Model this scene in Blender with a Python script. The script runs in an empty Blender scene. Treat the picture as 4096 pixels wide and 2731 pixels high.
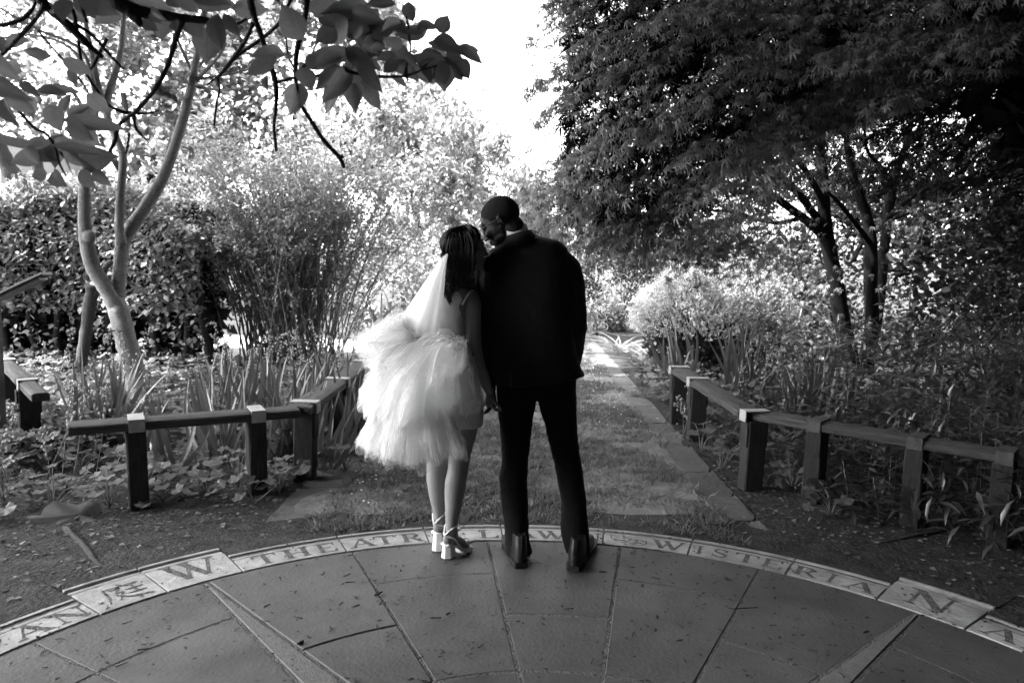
import bpy, bmesh, math, random
import numpy as np
from mathutils import Vector, Matrix

rng = np.random.default_rng(7)
random.seed(7)
scene = bpy.context.scene

# ------------------------------------------------------------------ camera
PITCH, ROLL, EYE = 0.1154, 0.0294, 1.56
cp, sp, cr, sr = math.cos(PITCH), math.sin(PITCH), math.cos(ROLL), math.sin(ROLL)
cam_data = bpy.data.cameras.new('camera')
cam_data.lens = 26.48
cam_data.sensor_width = 36.0
cam_data.clip_start = 0.05
cam_data.clip_end = 2000.0
cam_data.dof.use_dof = True
cam_data.dof.focus_distance = 3.75
cam_data.dof.aperture_fstop = 4.0
cam = bpy.data.objects.new('camera', cam_data)
scene.collection.objects.link(cam)
cam.matrix_world = Matrix(((cr, -sr, 0, 0),
                           (sr * sp, cr * sp, -cp, 0),
                           (sr * cp, cr * cp, sp, EYE),
                           (0, 0, 0, 1)))
scene.camera = cam

# ------------------------------------------------------------------ sky and sun
TO_SUN = Vector((-0.60, -0.10, 0.79)).normalized()
world = bpy.data.worlds.new('World')
scene.world = world
world.use_nodes = True
wn, wl = world.node_tree.nodes, world.node_tree.links
wn.clear()
sky = wn.new('ShaderNodeTexSky')
sky.sky_type = 'NISHITA'
sky.sun_disc = False
sky.sun_elevation = math.asin(TO_SUN.z)
sky.sun_rotation = math.atan2(TO_SUN.x, TO_SUN.y)
sky.air_density = 1.0
sky.dust_density = 3.0
bw = wn.new('ShaderNodeRGBToBW')
bg = wn.new('ShaderNodeBackground')
bg.inputs['Strength'].default_value = 0.15
wo = wn.new('ShaderNodeOutputWorld')
wl.new(sky.outputs[0], bw.inputs[0])
wl.new(bw.outputs[0], bg.inputs['Color'])
wl.new(bg.outputs[0], wo.inputs[0])

sun_data = bpy.data.lights.new('sun', 'SUN')
sun_data.energy = 2.2
sun_data.angle = math.radians(0.53)
sun = bpy.data.objects.new('sun', sun_data)
scene.collection.objects.link(sun)
sun.rotation_euler = TO_SUN.to_track_quat('Z', 'Y').to_euler()
sun.location = (-12, -2, 18)

scene.view_settings.view_transform = 'Standard'
scene.view_settings.look = 'None'
scene.view_settings.gamma = 1.0
scene.view_settings.exposure = 3.9
scene.cycles.max_bounces = 8
scene.cycles.diffuse_bounces = 5
scene.cycles.glossy_bounces = 2
scene.cycles.transmission_bounces = 5
scene.cycles.transparent_max_bounces = 48
scene.cycles.sample_clamp_indirect = 4.0
scene.cycles.use_denoising = True
scene.cycles.use_adaptive_sampling = False

# ------------------------------------------------------------------ materials
MATS = {}
WHITES = ('shoe_white', 'crystal', 'petal')     # left as listed; all other tones are scaled together

def nt(name):
    m = bpy.data.materials.new(name)
    m.use_nodes = True
    n, l = m.node_tree.nodes, m.node_tree.links
    n.clear()
    out = n.new('ShaderNodeOutputMaterial')
    MATS[name] = m
    return m, n, l, out

def grey(v):
    return (v, v, v, 1.0)

def leaf_mat(name, albedo, var=0.35, trans=0.35, gloss=0.06, rough=0.42, tmul=1.15, objvar=False, veins=False):
    albedo = albedo if name in WHITES else albedo * .84
    m, n, l, out = nt(name)
    geo = n.new('ShaderNodeNewGeometry')
    mr = n.new('ShaderNodeMapRange')
    mr.inputs['To Min'].default_value = albedo * (1 - var)
    mr.inputs['To Max'].default_value = albedo * (1 + var)
    l.new(geo.outputs['Random Per Island'], mr.inputs['Value'])
    oi = n.new('ShaderNodeObjectInfo')
    mo = n.new('ShaderNodeMapRange'); mo.inputs['To Min'].default_value = .7; mo.inputs['To Max'].default_value = 1.3
    l.new(oi.outputs['Random'], mo.inputs['Value'])
    mm = n.new('ShaderNodeMath'); mm.operation = 'MULTIPLY'
    l.new(mr.outputs[0], mm.inputs[0]); l.new(mo.outputs[0], mm.inputs[1])
    d = n.new('ShaderNodeBsdfDiffuse')
    t = n.new('ShaderNodeBsdfTranslucent')
    mul = n.new('ShaderNodeMath'); mul.operation = 'MULTIPLY'; mul.inputs[1].default_value = tmul
    src_ = mm.outputs[0] if objvar else mr.outputs[0]
    if veins:
        tc = n.new('ShaderNodeTexCoord'); sx = n.new('ShaderNodeSeparateXYZ'); l.new(tc.outputs['Generated'], sx.inputs[0])
        def mth(op, a, b=None):
            k = n.new('ShaderNodeMath'); k.operation = op
            for i, v in enumerate((a, b)):
                if v is None: continue
                if hasattr(v, 'links'): l.new(v, k.inputs[i])
                else: k.inputs[i].default_value = v
            return k.outputs[0]
        ax = mth('ABSOLUTE', mth('SUBTRACT', sx.outputs[0], .5))
        rib = mth('LESS_THAN', mth('FRACT', mth('MULTIPLY', mth('SUBTRACT', sx.outputs[1], mth('MULTIPLY', ax, .75)), 9.0)), .13)
        mid = mth('LESS_THAN', ax, .022)
        noz = n.new('ShaderNodeTexNoise'); noz.inputs['Scale'].default_value = 7; l.new(tc.outputs['Generated'], noz.inputs['Vector'])
        fac = mth('SUBTRACT', mth('ADD', .72, mth('MULTIPLY', noz.outputs[0], .62)), mth('MULTIPLY', mth('MAXIMUM', rib, mid), .22))
        src_ = mth('MULTIPLY', src_, fac)
    l.new(src_, d.inputs['Color'])
    l.new(src_, mul.inputs[0])
    l.new(mul.outputs[0], t.inputs['Color'])
    mx = n.new('ShaderNodeMixShader'); mx.inputs[0].default_value = trans
    l.new(d.outputs[0], mx.inputs[1]); l.new(t.outputs[0], mx.inputs[2])
    g = n.new('ShaderNodeBsdfGlossy')
    g.inputs['Roughness'].default_value = rough
    g.inputs['Color'].default_value = grey(0.9)
    mx2 = n.new('ShaderNodeMixShader'); mx2.inputs[0].default_value = gloss
    l.new(mx.outputs[0], mx2.inputs[1]); l.new(g.outputs[0], mx2.inputs[2])
    l.new(mx2.outputs[0], out.inputs[0])
    return m

def surf_mat(name, lo, hi, scale=6.0, detail=6.0, rough=0.8, bump=0.0, bscale=None, spec=0.3,
             stretch=None, patches=None, speck=None, coord='Object', island=0.0):
    """Noise-mottled matt surface. stretch = (x,y,z) scale; patches = (scale, value, lo, hi); speck = (scale, value, thr)."""
    if name not in WHITES: lo, hi = lo * .84, hi * .84
    m, n, l, out = nt(name)
    p = n.new('ShaderNodeBsdfPrincipled')
    p.inputs['Roughness'].default_value = rough
    p.inputs['Specular IOR Level'].default_value = spec
    tc = n.new('ShaderNodeTexCoord')
    src = tc.outputs[coord]
    if stretch:
        mp = n.new('ShaderNodeMapping')
        mp.inputs['Scale'].default_value = stretch
        l.new(src, mp.inputs[0]); src = mp.outputs[0]
    no = n.new('ShaderNodeTexNoise')
    no.inputs['Scale'].default_value = scale
    no.inputs['Detail'].default_value = detail
    no.inputs['Roughness'].default_value = 0.62
    l.new(src, no.inputs['Vector'])
    mr = n.new('ShaderNodeMapRange')
    mr.inputs['From Min'].default_value = 0.3; mr.inputs['From Max'].default_value = 0.7
    mr.inputs['To Min'].default_value = lo; mr.inputs['To Max'].default_value = hi
    l.new(no.outputs[0], mr.inputs['Value'])
    col = mr.outputs[0]
    if patches:
        n2 = n.new('ShaderNodeTexNoise'); n2.inputs['Scale'].default_value = patches[0]; n2.inputs['Detail'].default_value = 5
        l.new(src, n2.inputs['Vector'])
        r2 = n.new('ShaderNodeMapRange'); r2.inputs['From Min'].default_value = patches[2]; r2.inputs['From Max'].default_value = patches[3]
        l.new(n2.outputs[0], r2.inputs['Value'])
        mx = n.new('ShaderNodeMix'); mx.data_type = 'FLOAT'
        l.new(r2.outputs[0], mx.inputs[0]); l.new(col, mx.inputs[2]); mx.inputs[3].default_value = patches[1]
        col = mx.outputs[0]
    if speck:
        n3 = n.new('ShaderNodeTexNoise'); n3.inputs['Scale'].default_value = speck[0]; n3.inputs['Detail'].default_value = 2
        l.new(src, n3.inputs['Vector'])
        r3 = n.new('ShaderNodeMapRange'); r3.inputs['From Min'].default_value = speck[2]; r3.inputs['From Max'].default_value = speck[2] + 0.05
        l.new(n3.outputs[0], r3.inputs['Value'])
        mx = n.new('ShaderNodeMix'); mx.data_type = 'FLOAT'
        l.new(r3.outputs[0], mx.inputs[0]); l.new(col, mx.inputs[2]); mx.inputs[3].default_value = speck[1]
        col = mx.outputs[0]
    if island:
        geo = n.new('ShaderNodeObjectInfo')
        r4 = n.new('ShaderNodeMapRange'); r4.inputs['To Min'].default_value = 1 - island; r4.inputs['To Max'].default_value = 1 + island
        l.new(geo.outputs['Random'], r4.inputs['Value'])
        mu = n.new('ShaderNodeMath'); mu.operation = 'MULTIPLY'
        l.new(col, mu.inputs[0]); l.new(r4.outputs[0], mu.inputs[1]); col = mu.outputs[0]
    l.new(col, p.inputs['Base Color'])
    if bump:
        nb = n.new('ShaderNodeTexNoise'); nb.inputs['Scale'].default_value = bscale or scale * 4; nb.inputs['Detail'].default_value = 6
        l.new(src, nb.inputs['Vector'])
        b = n.new('ShaderNodeBump'); b.inputs['Strength'].default_value = bump; b.inputs['Distance'].default_value = 0.02
        l.new(nb.outputs[0], b.inputs['Height']); l.new(b.outputs[0], p.inputs['Normal'])
    l.new(p.outputs[0], out.inputs[0])
    return m

def cloth_mat(name, albedo, rough=0.85, weave=900.0, bump=0.15, sheen=0.0, trans=0.0):
    m, n, l, out = nt(name)
    p = n.new('ShaderNodeBsdfPrincipled')
    p.inputs['Roughness'].default_value = rough
    p.inputs['Specular IOR Level'].default_value = 0.2
    p.inputs['Sheen Weight'].default_value = sheen
    tc = n.new('ShaderNodeTexCoord')
    no = n.new('ShaderNodeTexNoise'); no.inputs['Scale'].default_value = 9; no.inputs['Detail'].default_value = 4
    l.new(tc.outputs['Object'], no.inputs['Vector'])
    mr = n.new('ShaderNodeMapRange'); mr.inputs['To Min'].default_value = albedo * 0.85; mr.inputs['To Max'].default_value = albedo * 1.15
    l.new(no.outputs[0], mr.inputs['Value']); l.new(mr.outputs[0], p.inputs['Base Color'])
    nb = n.new('ShaderNodeTexNoise'); nb.inputs['Scale'].default_value = weave; nb.inputs['Detail'].default_value = 1
    l.new(tc.outputs['Object'], nb.inputs['Vector'])
    b = n.new('ShaderNodeBump'); b.inputs['Strength'].default_value = bump; b.inputs['Distance'].default_value = 0.002
    l.new(nb.outputs[0], b.inputs['Height']); l.new(b.outputs[0], p.inputs['Normal'])
    sh = p.outputs[0]
    if trans:
        t = n.new('ShaderNodeBsdfTranslucent'); t.inputs['Color'].default_value = grey(albedo)
        mx = n.new('ShaderNodeMixShader'); mx.inputs[0].default_value = trans
        l.new(sh, mx.inputs[1]); l.new(t.outputs[0], mx.inputs[2]); sh = mx.outputs[0]
    l.new(sh, out.inputs[0])
    return m

def tulle_mat(name, clear, albedo=0.9):
    m, n, l, out = nt(name)
    d = n.new('ShaderNodeBsdfDiffuse'); d.inputs['Color'].default_value = grey(albedo)
    t = n.new('ShaderNodeBsdfTranslucent'); t.inputs['Color'].default_value = grey(albedo)
    mx = n.new('ShaderNodeMixShader'); mx.inputs[0].default_value = 0.55
    l.new(d.outputs[0], mx.inputs[1]); l.new(t.outputs[0], mx.inputs[2])
    tr = n.new('ShaderNodeBsdfTransparent')
    # a net seen edge-on closes up: the same facing-dependent cover that real mesh fabric has
    lw = n.new('ShaderNodeLayerWeight'); lw.inputs['Blend'].default_value = 0.35
    mr = n.new('ShaderNodeMapRange')
    mr.inputs['To Min'].default_value = 1 - clear; mr.inputs['To Max'].default_value = min(1.0, 1.22 - clear)
    l.new(lw.outputs['Facing'], mr.inputs['Value'])
    mx2 = n.new('ShaderNodeMixShader')
    l.new(mr.outputs[0], mx2.inputs[0]); l.new(tr.outputs[0], mx2.inputs[1]); l.new(mx.outputs[0], mx2.inputs[2])
    l.new(mx2.outputs[0], out.inputs[0])
    return m

surf_mat('soil', 0.022, 0.07, 9, 9, 0.95, 0.9, 45, 0.1, speck=(160, 0.2, 0.66))
surf_mat('lawn_soil', 0.11, 0.24, 7, 9, 0.95, 0.8, 40, 0.1, patches=(1.6, 0.13, 0.45, 0.62), speck=(120, 0.5, 0.68))
surf_mat('gravel', 0.30, 0.5, 30, 6, 0.95, 0.6, 120, 0.1)
surf_mat('slate', 0.055, 0.105, 3.5, 10, 0.62, 0.2, 60, 0.35, patches=(1.3, 0.14, 0.56, 0.80), speck=(75, 0.05, 0.72), coord='Generated' if False else 'Object', island=0.08)
surf_mat('mortar', 0.10, 0.17, 25, 6, 0.95, 0.8, 90, 0.1)
surf_mat('needle_stone', 0.13, 0.19, 40, 6, 0.8, 0.3, 120, 0.2)
surf_mat('carved_stone', 0.25, 0.50, 7, 9, 0.75, 0.35, 45, 0.3, patches=(3.0, 0.16, 0.52, 0.72), speck=(55, 0.10, 0.70), island=0.06)
surf_mat('carved_letter', 0.07, 0.20, 30, 6, 0.95, 0.7, 90, 0.1)
surf_mat('edging_stone', 0.07, 0.13, 5, 9, 0.85, 0.5, 30, 0.2, patches=(2.5, 0.06, 0.55, 0.72), island=0.15)
surf_mat('rail_wood', 0.02, 0.10, 4, 8, 0.75, 0.45, 30, 0.3, stretch=(1.2, 14, 14), patches=(1.5, 0.03, 0.52, 0.70))
surf_mat('post_wood', 0.014, 0.035, 6, 8, 0.8, 0.4, 30, 0.25, stretch=(10, 10, 1.2))
surf_mat('strap_mossy', 0.04, 0.09, 18, 6, 0.7, 0.3, 60, 0.3)
surf_mat('strap_metal', 0.28, 0.42, 18, 6, 0.5, 0.15, 60, 0.5, speck=(70, 0.7, 0.68))
surf_mat('pale_bark', 0.24, 0.45, 7, 10, 0.85, 0.8, 60, 0.2, stretch=(6, 6, 14), patches=(3.0, 0.14, 0.55, 0.75))
surf_mat('dark_bark', 0.035, 0.075, 10, 8, 0.9, 0.7, 40, 0.15, stretch=(6, 6, 1.5))
surf_mat('maple_bark', 0.006, 0.016, 10, 8, 0.95, 0.7, 40, 0.03, stretch=(6, 6, 1.5))
surf_mat('cherry_bark', 0.02, 0.05, 14, 8, 0.85, 0.8, 60, 0.2)
surf_mat('dead_bark', 0.05, 0.11, 12, 8, 0.9, 0.8, 40, 0.15, stretch=(6, 6, 1.2))
surf_mat('twig', 0.16, 0.36, 20, 4, 0.9, 0, None, 0.1)
surf_mat('stem', 0.16, 0.26, 20, 4, 0.8, 0, None, 0.2)
surf_mat('board_paint', 0.03, 0.05, 12, 4, 0.45, 0.05, 40, 0.5)
surf_mat('board_top_face', 0.25, 0.36, 12, 4, 0.5, 0.05, 40, 0.4)
surf_mat('cladding', 0.42, 0.6, 3, 6, 0.8, 0.1, 30, 0.2)
surf_mat('skin_light', 0.23, 0.27, 8, 4, 0.55, 0.05, 200, 0.35)
surf_mat('skin_dark', 0.022, 0.028, 8, 4, 0.65, 0.05, 200, 0.2)
surf_mat('hair_short', 0.012, 0.028, 220, 3, 0.9, 0.9, 420, 0.15)
surf_mat('leather', 0.010, 0.02, 14, 5, 0.45, 0.1, 120, 0.3)
surf_mat('sole', 0.008, 0.015, 14, 5, 0.6, 0.1, 120, 0.3)
surf_mat('shoe_white', 0.66, 0.74, 8, 4, 0.5, 0.05, 200, 0.4)
surf_mat('frame_metal', 0.02, 0.03, 8, 2, 0.35, 0, None, 0.5)
surf_mat('crystal', 0.6, 0.8, 60, 2, 0.12, 0, None, 0.9)
cloth_mat('suit_cloth', 0.0105, 0.8, 700, 0.3, 0.06)
cloth_mat('trouser_cloth', 0.006, 0.92, 700, 0.3, 0.0)
cloth_mat('shirt_cloth', 0.82, 0.8, 700, 0.1, 0, 0.1)
cloth_mat('satin', 0.86, 0.45, 900, 0.05, 0, 0.35)
tulle_mat('tulle', 0.86, 0.94)
tulle_mat('veil_net', 0.62, 0.94)
leaf_mat('cherry_leaf', 0.11, 0.2, 0.5, 0.03, 0.5, 1.8, True, True)
leaf_mat('crown_leaf', 0.05, 0.2, 0.3, 0.0, 0.5)
surf_mat('hair_dark', 0.006, 0.012, 60, 3, 0.7, 0.3, 200, 0.15)
leaf_mat('maple_leaf', 0.15, 0.6, 0.28, 0.045, 0.42)  # wide tone range between leaves also imitates lit and unlit ones
leaf_mat('maple_leaf_shaded', 0.015, 0.3, 0.1, 0.0, 0.5)  # shaded copy of the maple leaf: interior shade put into the colour
leaf_mat('yew_leaf', 0.025, 0.4, 0.15, 0.03)
leaf_mat('tree_leaf', 0.19, 0.35, 0.45, 0.05)
leaf_mat('rhododendron_leaf', 0.27, 0.55, 0.3, 0.12, 0.35)
leaf_mat('shrub_leaf', 0.27, 0.45, 0.4, 0.05)
leaf_mat('hedge_leaf', 0.30, 0.45, 0.3, 0.03, 0.4)
leaf_mat('heath_leaf', 0.46, 0.35, 0.3, 0.03)
leaf_mat('iris_leaf', 0.11, 0.25, 0.3, 0.07, 0.38, objvar=True)
leaf_mat('cover_leaf', 0.14, 0.4, 0.35, 0.05, 0.45, objvar=True)
leaf_mat('bamboo_leaf', 0.055, 0.45, 0.3, 0.10, 0.35)
leaf_mat('dark_shrub_leaf', 0.032, 0.5, 0.3, 0.02, 0.5)  # dark leaf tone; also paints shade inside bushes and behind the maple
leaf_mat('grass_blade', 0.15, 0.4, 0.35, 0.03)
leaf_mat('petal', 0.75, 0.15, 0.35, 0.02)
leaf_mat('bell_petal', 0.5, 0.3, 0.35, 0.02)
leaf_mat('dead_leaf', 0.12, 0.7, 0.15, 0.04)
leaf_mat('debris_bit', 0.05, 0.6, 0.0, 0.02)
leaf_mat('hair_lock', 0.010, 0.35, 0.0, 0.035, 0.4)

# ------------------------------------------------------------------ mesh helpers
COL = scene.collection

def put(name, mesh, mat=None, parent=None, **props):
    o = bpy.data.objects.new(name, mesh)
    COL.objects.link(o)
    if mat and mesh is not None and not mesh.materials:
        mesh.materials.append(MATS[mat])
    if parent is not None:
        o.parent = parent
    for k, v in props.items():
        o[k] = v
    return o

def empty(name, loc, label, category, group=None):
    o = bpy.data.objects.new(name, None)
    o.empty_display_size = 0.2
    COL.objects.link(o)
    o.location = loc
    o['label'] = label; o['category'] = category
    if group: o['group'] = group
    bpy_parents[o.name] = Vector(loc)
    return o
bpy_parents = {}

def keep(o, parent):
    """parent o to a thing whose Empty stands away from the origin, keeping o's world place"""
    o.parent = parent
    o.matrix_parent_inverse = Matrix.Translation(-Vector(parent.location))
    return o

def fast_mesh(name, V, F, smooth=False):
    V = np.ascontiguousarray(V, dtype=np.float32); F = np.ascontiguousarray(F, dtype=np.int32)
    me = bpy.data.meshes.new(name)
    k = F.shape[1]
    me.vertices.add(len(V)); me.vertices.foreach_set('co', V.ravel())
    me.loops.add(F.size); me.loops.foreach_set('vertex_index', F.ravel())
    me.polygons.add(len(F)); me.polygons.foreach_set('loop_start', np.arange(0, F.size, k, dtype=np.int32))
    if smooth: me.polygons.foreach_set('use_smooth', np.ones(len(F), dtype=bool))
    me.update(calc_edges=True)
    return me

def poly_mesh(name, verts, faces, smooth=False):
    me = bpy.data.meshes.new(name)
    me.from_pydata([tuple(v) for v in verts], [], [tuple(int(i) for i in f) for f in faces])
    if smooth: me.polygons.foreach_set('use_smooth', [True] * len(me.polygons))
    me.update()
    return me

def nrm(a):
    return a / np.maximum(np.linalg.norm(a, axis=-1, keepdims=True), 1e-9)

def rand_unit(n):
    return nrm(rng.normal(size=(n, 3)))

KITE = (np.array([(0, 0, 0), (-.32, .42, .07), (0, 1, -.06), (.32, .42, .07)], float), np.array([(0, 2, 1), (0, 3, 2)]))
OVATE = (np.array([(0, 0, 0), (-.26, .22, .06), (.26, .22, .06), (-.33, .5, .07), (.33, .5, .07), (-.19, .8, .02), (.19, .8, .02), (0, 1.05, -.12), (0, .5, 0)], float),
         np.array([(0, 8, 1), (0, 2, 8), (1, 8, 3), (2, 4, 8), (3, 8, 5), (4, 6, 8), (5, 8, 7), (6, 7, 8)]))
BLADE = (np.array([(-.07, 0, 0), (.07, 0, 0), (0, 1, 0)], float), np.array([(0, 1, 2)]))
LANCE = (np.array([(0, 0, 0), (-.085, .35, .03), (.085, .35, .03), (0, .4, 0), (0, 1, -.22), (0, .7, -.05), (-.06, .7, -.03), (.06, .7, -.03)], float),
         np.array([(0, 3, 1), (0, 2, 3), (1, 3, 5), (1, 5, 6), (3, 2, 7), (3, 7, 5), (6, 5, 4), (5, 7, 4)]))

def palm_template():
    V = [(0, 0, 0)]; F = []
    for a, L in zip((-118, -78, -38, 0, 38, 78, 118), (.42, .74, .95, 1.05, .95, .74, .42)):
        r = math.radians(a); c, s = math.cos(r), math.sin(r)
        i = len(V)
        w = .085 * L + .018
        V += [(s * L * .45 - c * w, c * L * .45 + s * w, .02), (s * L * .45 + c * w, c * L * .45 - s * w, .02), (s * L, c * L, -.42 * L)]
        F += [(0, i + 1, i), (i, i + 1, i + 2)]
    return np.array(V, float), np.array(F)
PALM = palm_template()

def lobed_template(n=18):
    V = [(0, 0, -.08)]
    for i in range(n):
        a = math.radians(-160 + 320 * i / (n - 1))
        r = .5 * (1 + .10 * math.cos(a * 5.6)) * (1 if i % 2 else .93)
        V.append((math.sin(a) * r, .42 + math.cos(a) * r, .06 * math.cos(a * 5.6) - .1 * (abs(a) / 2.8) ** 2))
    V[0] = (0, .3, -.05)
    F = [(0, i + 1, i) for i in range(1, n)]
    return np.array(V, float), np.array(F)
LOBED = lobed_template()

def frames(direction, normal):
    y = nrm(direction)
    n = nrm(normal - (normal * y).sum(-1, keepdims=True) * y)
    x = np.cross(y, n)
    return x, y, n

def scatter(name, tpl, pos, direction, normal, size, width=1.0, smooth=False):
    tv, tf = tpl
    x, y, n = frames(direction, normal)
    s = np.broadcast_to(np.asarray(size, float), (len(pos),))[:, None, None]
    t = tv[None] * np.array([width, 1, 1])
    V = pos[:, None, :] + s * (t[..., 0:1] * x[:, None, :] + t[..., 1:2] * y[:, None, :] + t[..., 2:3] * n[:, None, :])
    F = tf[None] + (np.arange(len(pos)) * len(tv))[:, None, None]
    return fast_mesh(name, V.reshape(-1, 3), F.reshape(-1, tf.shape[1]), smooth)

def smooth_path(pts, radii, sub=4):
    pts = np.array(pts, float); n = len(pts)
    if len(np.atleast_1d(radii)) == 2 and n > 2: radii = np.linspace(radii[0], radii[1], n)
    radii = np.array(np.broadcast_to(radii, (n,)), float)
    if n < 3: return pts, radii
    P = np.vstack([2 * pts[0] - pts[1], pts, 2 * pts[-1] - pts[-2]])
    out, rr = [], []
    for i in range(n - 1):
        p0, p1, p2, p3 = P[i:i + 4]
        for k in range(sub):
            t = k / sub
            out.append(.5 * ((2 * p1) + (-p0 + p2) * t + (2 * p0 - 5 * p1 + 4 * p2 - p3) * t * t + (-p0 + 3 * p1 - 3 * p2 + p3) * t ** 3))
            rr.append(radii[i] * (1 - t) + radii[i + 1] * t)
    out.append(pts[-1]); rr.append(radii[-1])
    return np.array(out), np.array(rr)

class MB:
    def __init__(s): s.v, s.f = [], []
    def add(s, V, F):
        o = len(s.v); s.v += [tuple(p) for p in V]; s.f += [tuple(i + o for i in f) for f in F]
    def tube(s, pts, radii, n=8, sub=4, knob=0.0):
        p, r = smooth_path(pts, radii, sub)
        if knob: r = r * (1 + knob * rng.uniform(-1, 1, len(r)))
        t = nrm(np.gradient(p, axis=0))
        u = np.cross(t[0], (0, 0, 1.0) if abs(t[0][2]) < .9 else (1.0, 0, 0)); u = u / np.linalg.norm(u)
        V = []
        a = np.linspace(0, 2 * math.pi, n, endpoint=False)
        for i in range(len(p)):
            u = u - t[i] * np.dot(u, t[i]); u = u / max(np.linalg.norm(u), 1e-9)
            w = np.cross(t[i], u)
            V.append(p[i] + r[i] * (np.cos(a)[:, None] * u + np.sin(a)[:, None] * w))
        V = np.vstack(V); m = len(p)
        F = [(i * n + j, i * n + (j + 1) % n, (i + 1) * n + (j + 1) % n, (i + 1) * n + j) for i in range(m - 1) for j in range(n)]
        F.append(tuple(range(n))[::-1]); F.append(tuple((m - 1) * n + j for j in range(n)))
        s.add(V, F); return s
    def loft(s, rings):
        n = len(rings[0]); V = np.vstack(rings); m = len(rings)
        F = [(i * n + j, i * n + (j + 1) % n, (i + 1) * n + (j + 1) % n, (i + 1) * n + j) for i in range(m - 1) for j in range(n)]
        F.append(tuple(range(n))[::-1]); F.append(tuple((m - 1) * n + j for j in range(n)))
        s.add(V, F); return s
    def ellip(s, c, r, R=None, nu=14, nv=9):
        R = np.eye(3) if R is None else R
        rings = []
        for i in range(nv):
            th = math.pi * (i + .5) / nv
            a = np.linspace(0, 2 * math.pi, nu, endpoint=False)
            loc = np.stack([r[0] * math.sin(th) * np.cos(a), r[1] * math.sin(th) * np.sin(a), np.full(nu, r[2] * math.cos(th))], -1)
            rings.append(np.asarray(c) + loc @ R.T)
        return s.loft(rings)
    def box(s, c, half, R=None):
        R = np.eye(3) if R is None else R
        V = [np.asarray(c) + R @ (np.array(q) * half) for q in ((-1, -1, -1), (1, -1, -1), (1, 1, -1), (-1, 1, -1), (-1, -1, 1), (1, -1, 1), (1, 1, 1), (-1, 1, 1))]
        s.add(V, [(3, 2, 1, 0), (4, 5, 6, 7), (0, 1, 5, 4), (1, 2, 6, 5), (2, 3, 7, 6), (3, 0, 4, 7)]); return s
    def prism(s, poly, z0, z1):
        n = len(poly)
        V = [(x, y, z0) for x, y in poly] + [(x, y, z1) for x, y in poly]
        F = [tuple(range(n))[::-1], tuple(range(n, 2 * n))] + [(i, (i + 1) % n, n + (i + 1) % n, n + i) for i in range(n)]
        s.add(V, F); return s
    def build(s, name, mat, parent=None, smooth=True, world=True, **props):
        me = poly_mesh(name, s.v, s.f, smooth)
        o = put(name, me, mat, None, **props)
        if parent is not None: keep(o, parent)
        return o

def bevel(o, w=0.006, seg=1):
    m = o.modifiers.new('bevel', 'BEVEL'); m.width = w; m.segments = seg; m.limit_method = 'ANGLE'
    return o

def remesh(o, voxel, smooth=4, wr=None):
    m = o.modifiers.new('remesh', 'REMESH'); m.mode = 'VOXEL'; m.voxel_size = voxel; m.use_smooth_shade = True
    if smooth:
        k = o.modifiers.new('smooth', 'SMOOTH'); k.iterations = smooth; k.factor = .5
    if wr:
        for i, (sc, st) in enumerate(wr):
            tx = bpy.data.textures.new('crease%d' % i, 'CLOUDS'); tx.noise_scale = sc; tx.noise_depth = 2
            d = o.modifiers.new('crease', 'DISPLACE'); d.texture = tx; d.strength = st; d.mid_level = .5
    return o


# ------------------------------------------------------------------ ground, circular pavement, lawn path
CX, CY = 0.1835, 1.6332          # centre of the compass pavement

def pt(ang, r):
    a = math.radians(ang)
    return (CX + r * math.sin(a), CY + r * math.cos(a))

def arc(a0, a1, r, step=1.5):
    n = max(2, int(abs(a1 - a0) / step) + 1)
    return [pt(a0 + (a1 - a0) * i / (n - 1), r) for i in range(n)]

def sector(a0, a1, r0, r1, gap=0.006):
    """annular piece with straight joints kept gap metres clear on every side"""
    g0, g1 = math.degrees(gap / r0), math.degrees(gap / r1)
    return arc(a0 + g0, a1 - g0, r0 + gap) + arc(a1 - g1, a0 + g1, r1 - gap)

gm = poly_mesh('ground', [(-300, -300, 0), (300, -300, 0), (300, 300, 0), (-300, 300, 0)], [(0, 1, 2, 3)])
put('ground', gm, 'soil', kind='structure')

pave = MB()
pave.prism(arc(-180, 177, 2.50, 3), 0.001, 0.0295)
pavement = pave.build('pavement', 'mortar', None, False, kind='structure')

J0 = -43.2
cross = {-3: 1.445, -2: 1.86, -1: 1.86, 0: 1.86, 1: 1.445, 2: 1.86, 3: 1.44, 4: 1.85, 5: 1.44, 6: 1.86, 7: 1.44}
def slab(poly, top, mat='slate', name='paving_slab', parent=pavement):
    b = MB().prism(list(poly), 0.010, top)
    # prism sides need the polygon counter-clockwise
    o = b.build(name, mat, parent, False)
    me = o.data
    bm = bmesh.new(); bm.from_mesh(me); bmesh.ops.recalc_face_normals(bm, faces=bm.faces); bm.to_mesh(me); bm.free()
    bevel(o, 0.004)
    return o
for k in range(-3, 8):
    a0, a1 = J0 + 18 * (k - 1) + 0, J0 + 18 * k
    w0 = w1 = 0.0
    top = 0.032 + rng.uniform(-.0015, .0015)
    c = cross[k]
    for r0, r1 in ((0.47, 1.0), (1.0, c), (c, 2.268)):
        lo, hi = a0, a1
        # the compass needles take a tapering strip out of the neighbouring slabs
        def half(r): return math.degrees((0.012 + (2.26 - r) * 0.050) / r)
        poly_in = []
        l0, l1 = (a0 + (half(r0) if k - 1 in (0, 5) else 0), a0 + (half(r1) if k - 1 in (0, 5) else 0))
        h0, h1 = (a1 - (half(r0) if k in (0, 5) else 0), a1 - (half(r1) if k in (0, 5) else 0))
        g0, g1 = math.degrees(.006 / r0), math.degrees(.006 / r1)
        slab(arc(l0 + g0, h0 - g0, r0 + .006) + arc(h1 - g1, l1 + g1, r1 - .006), top + rng.uniform(-.001, .001))
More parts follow.
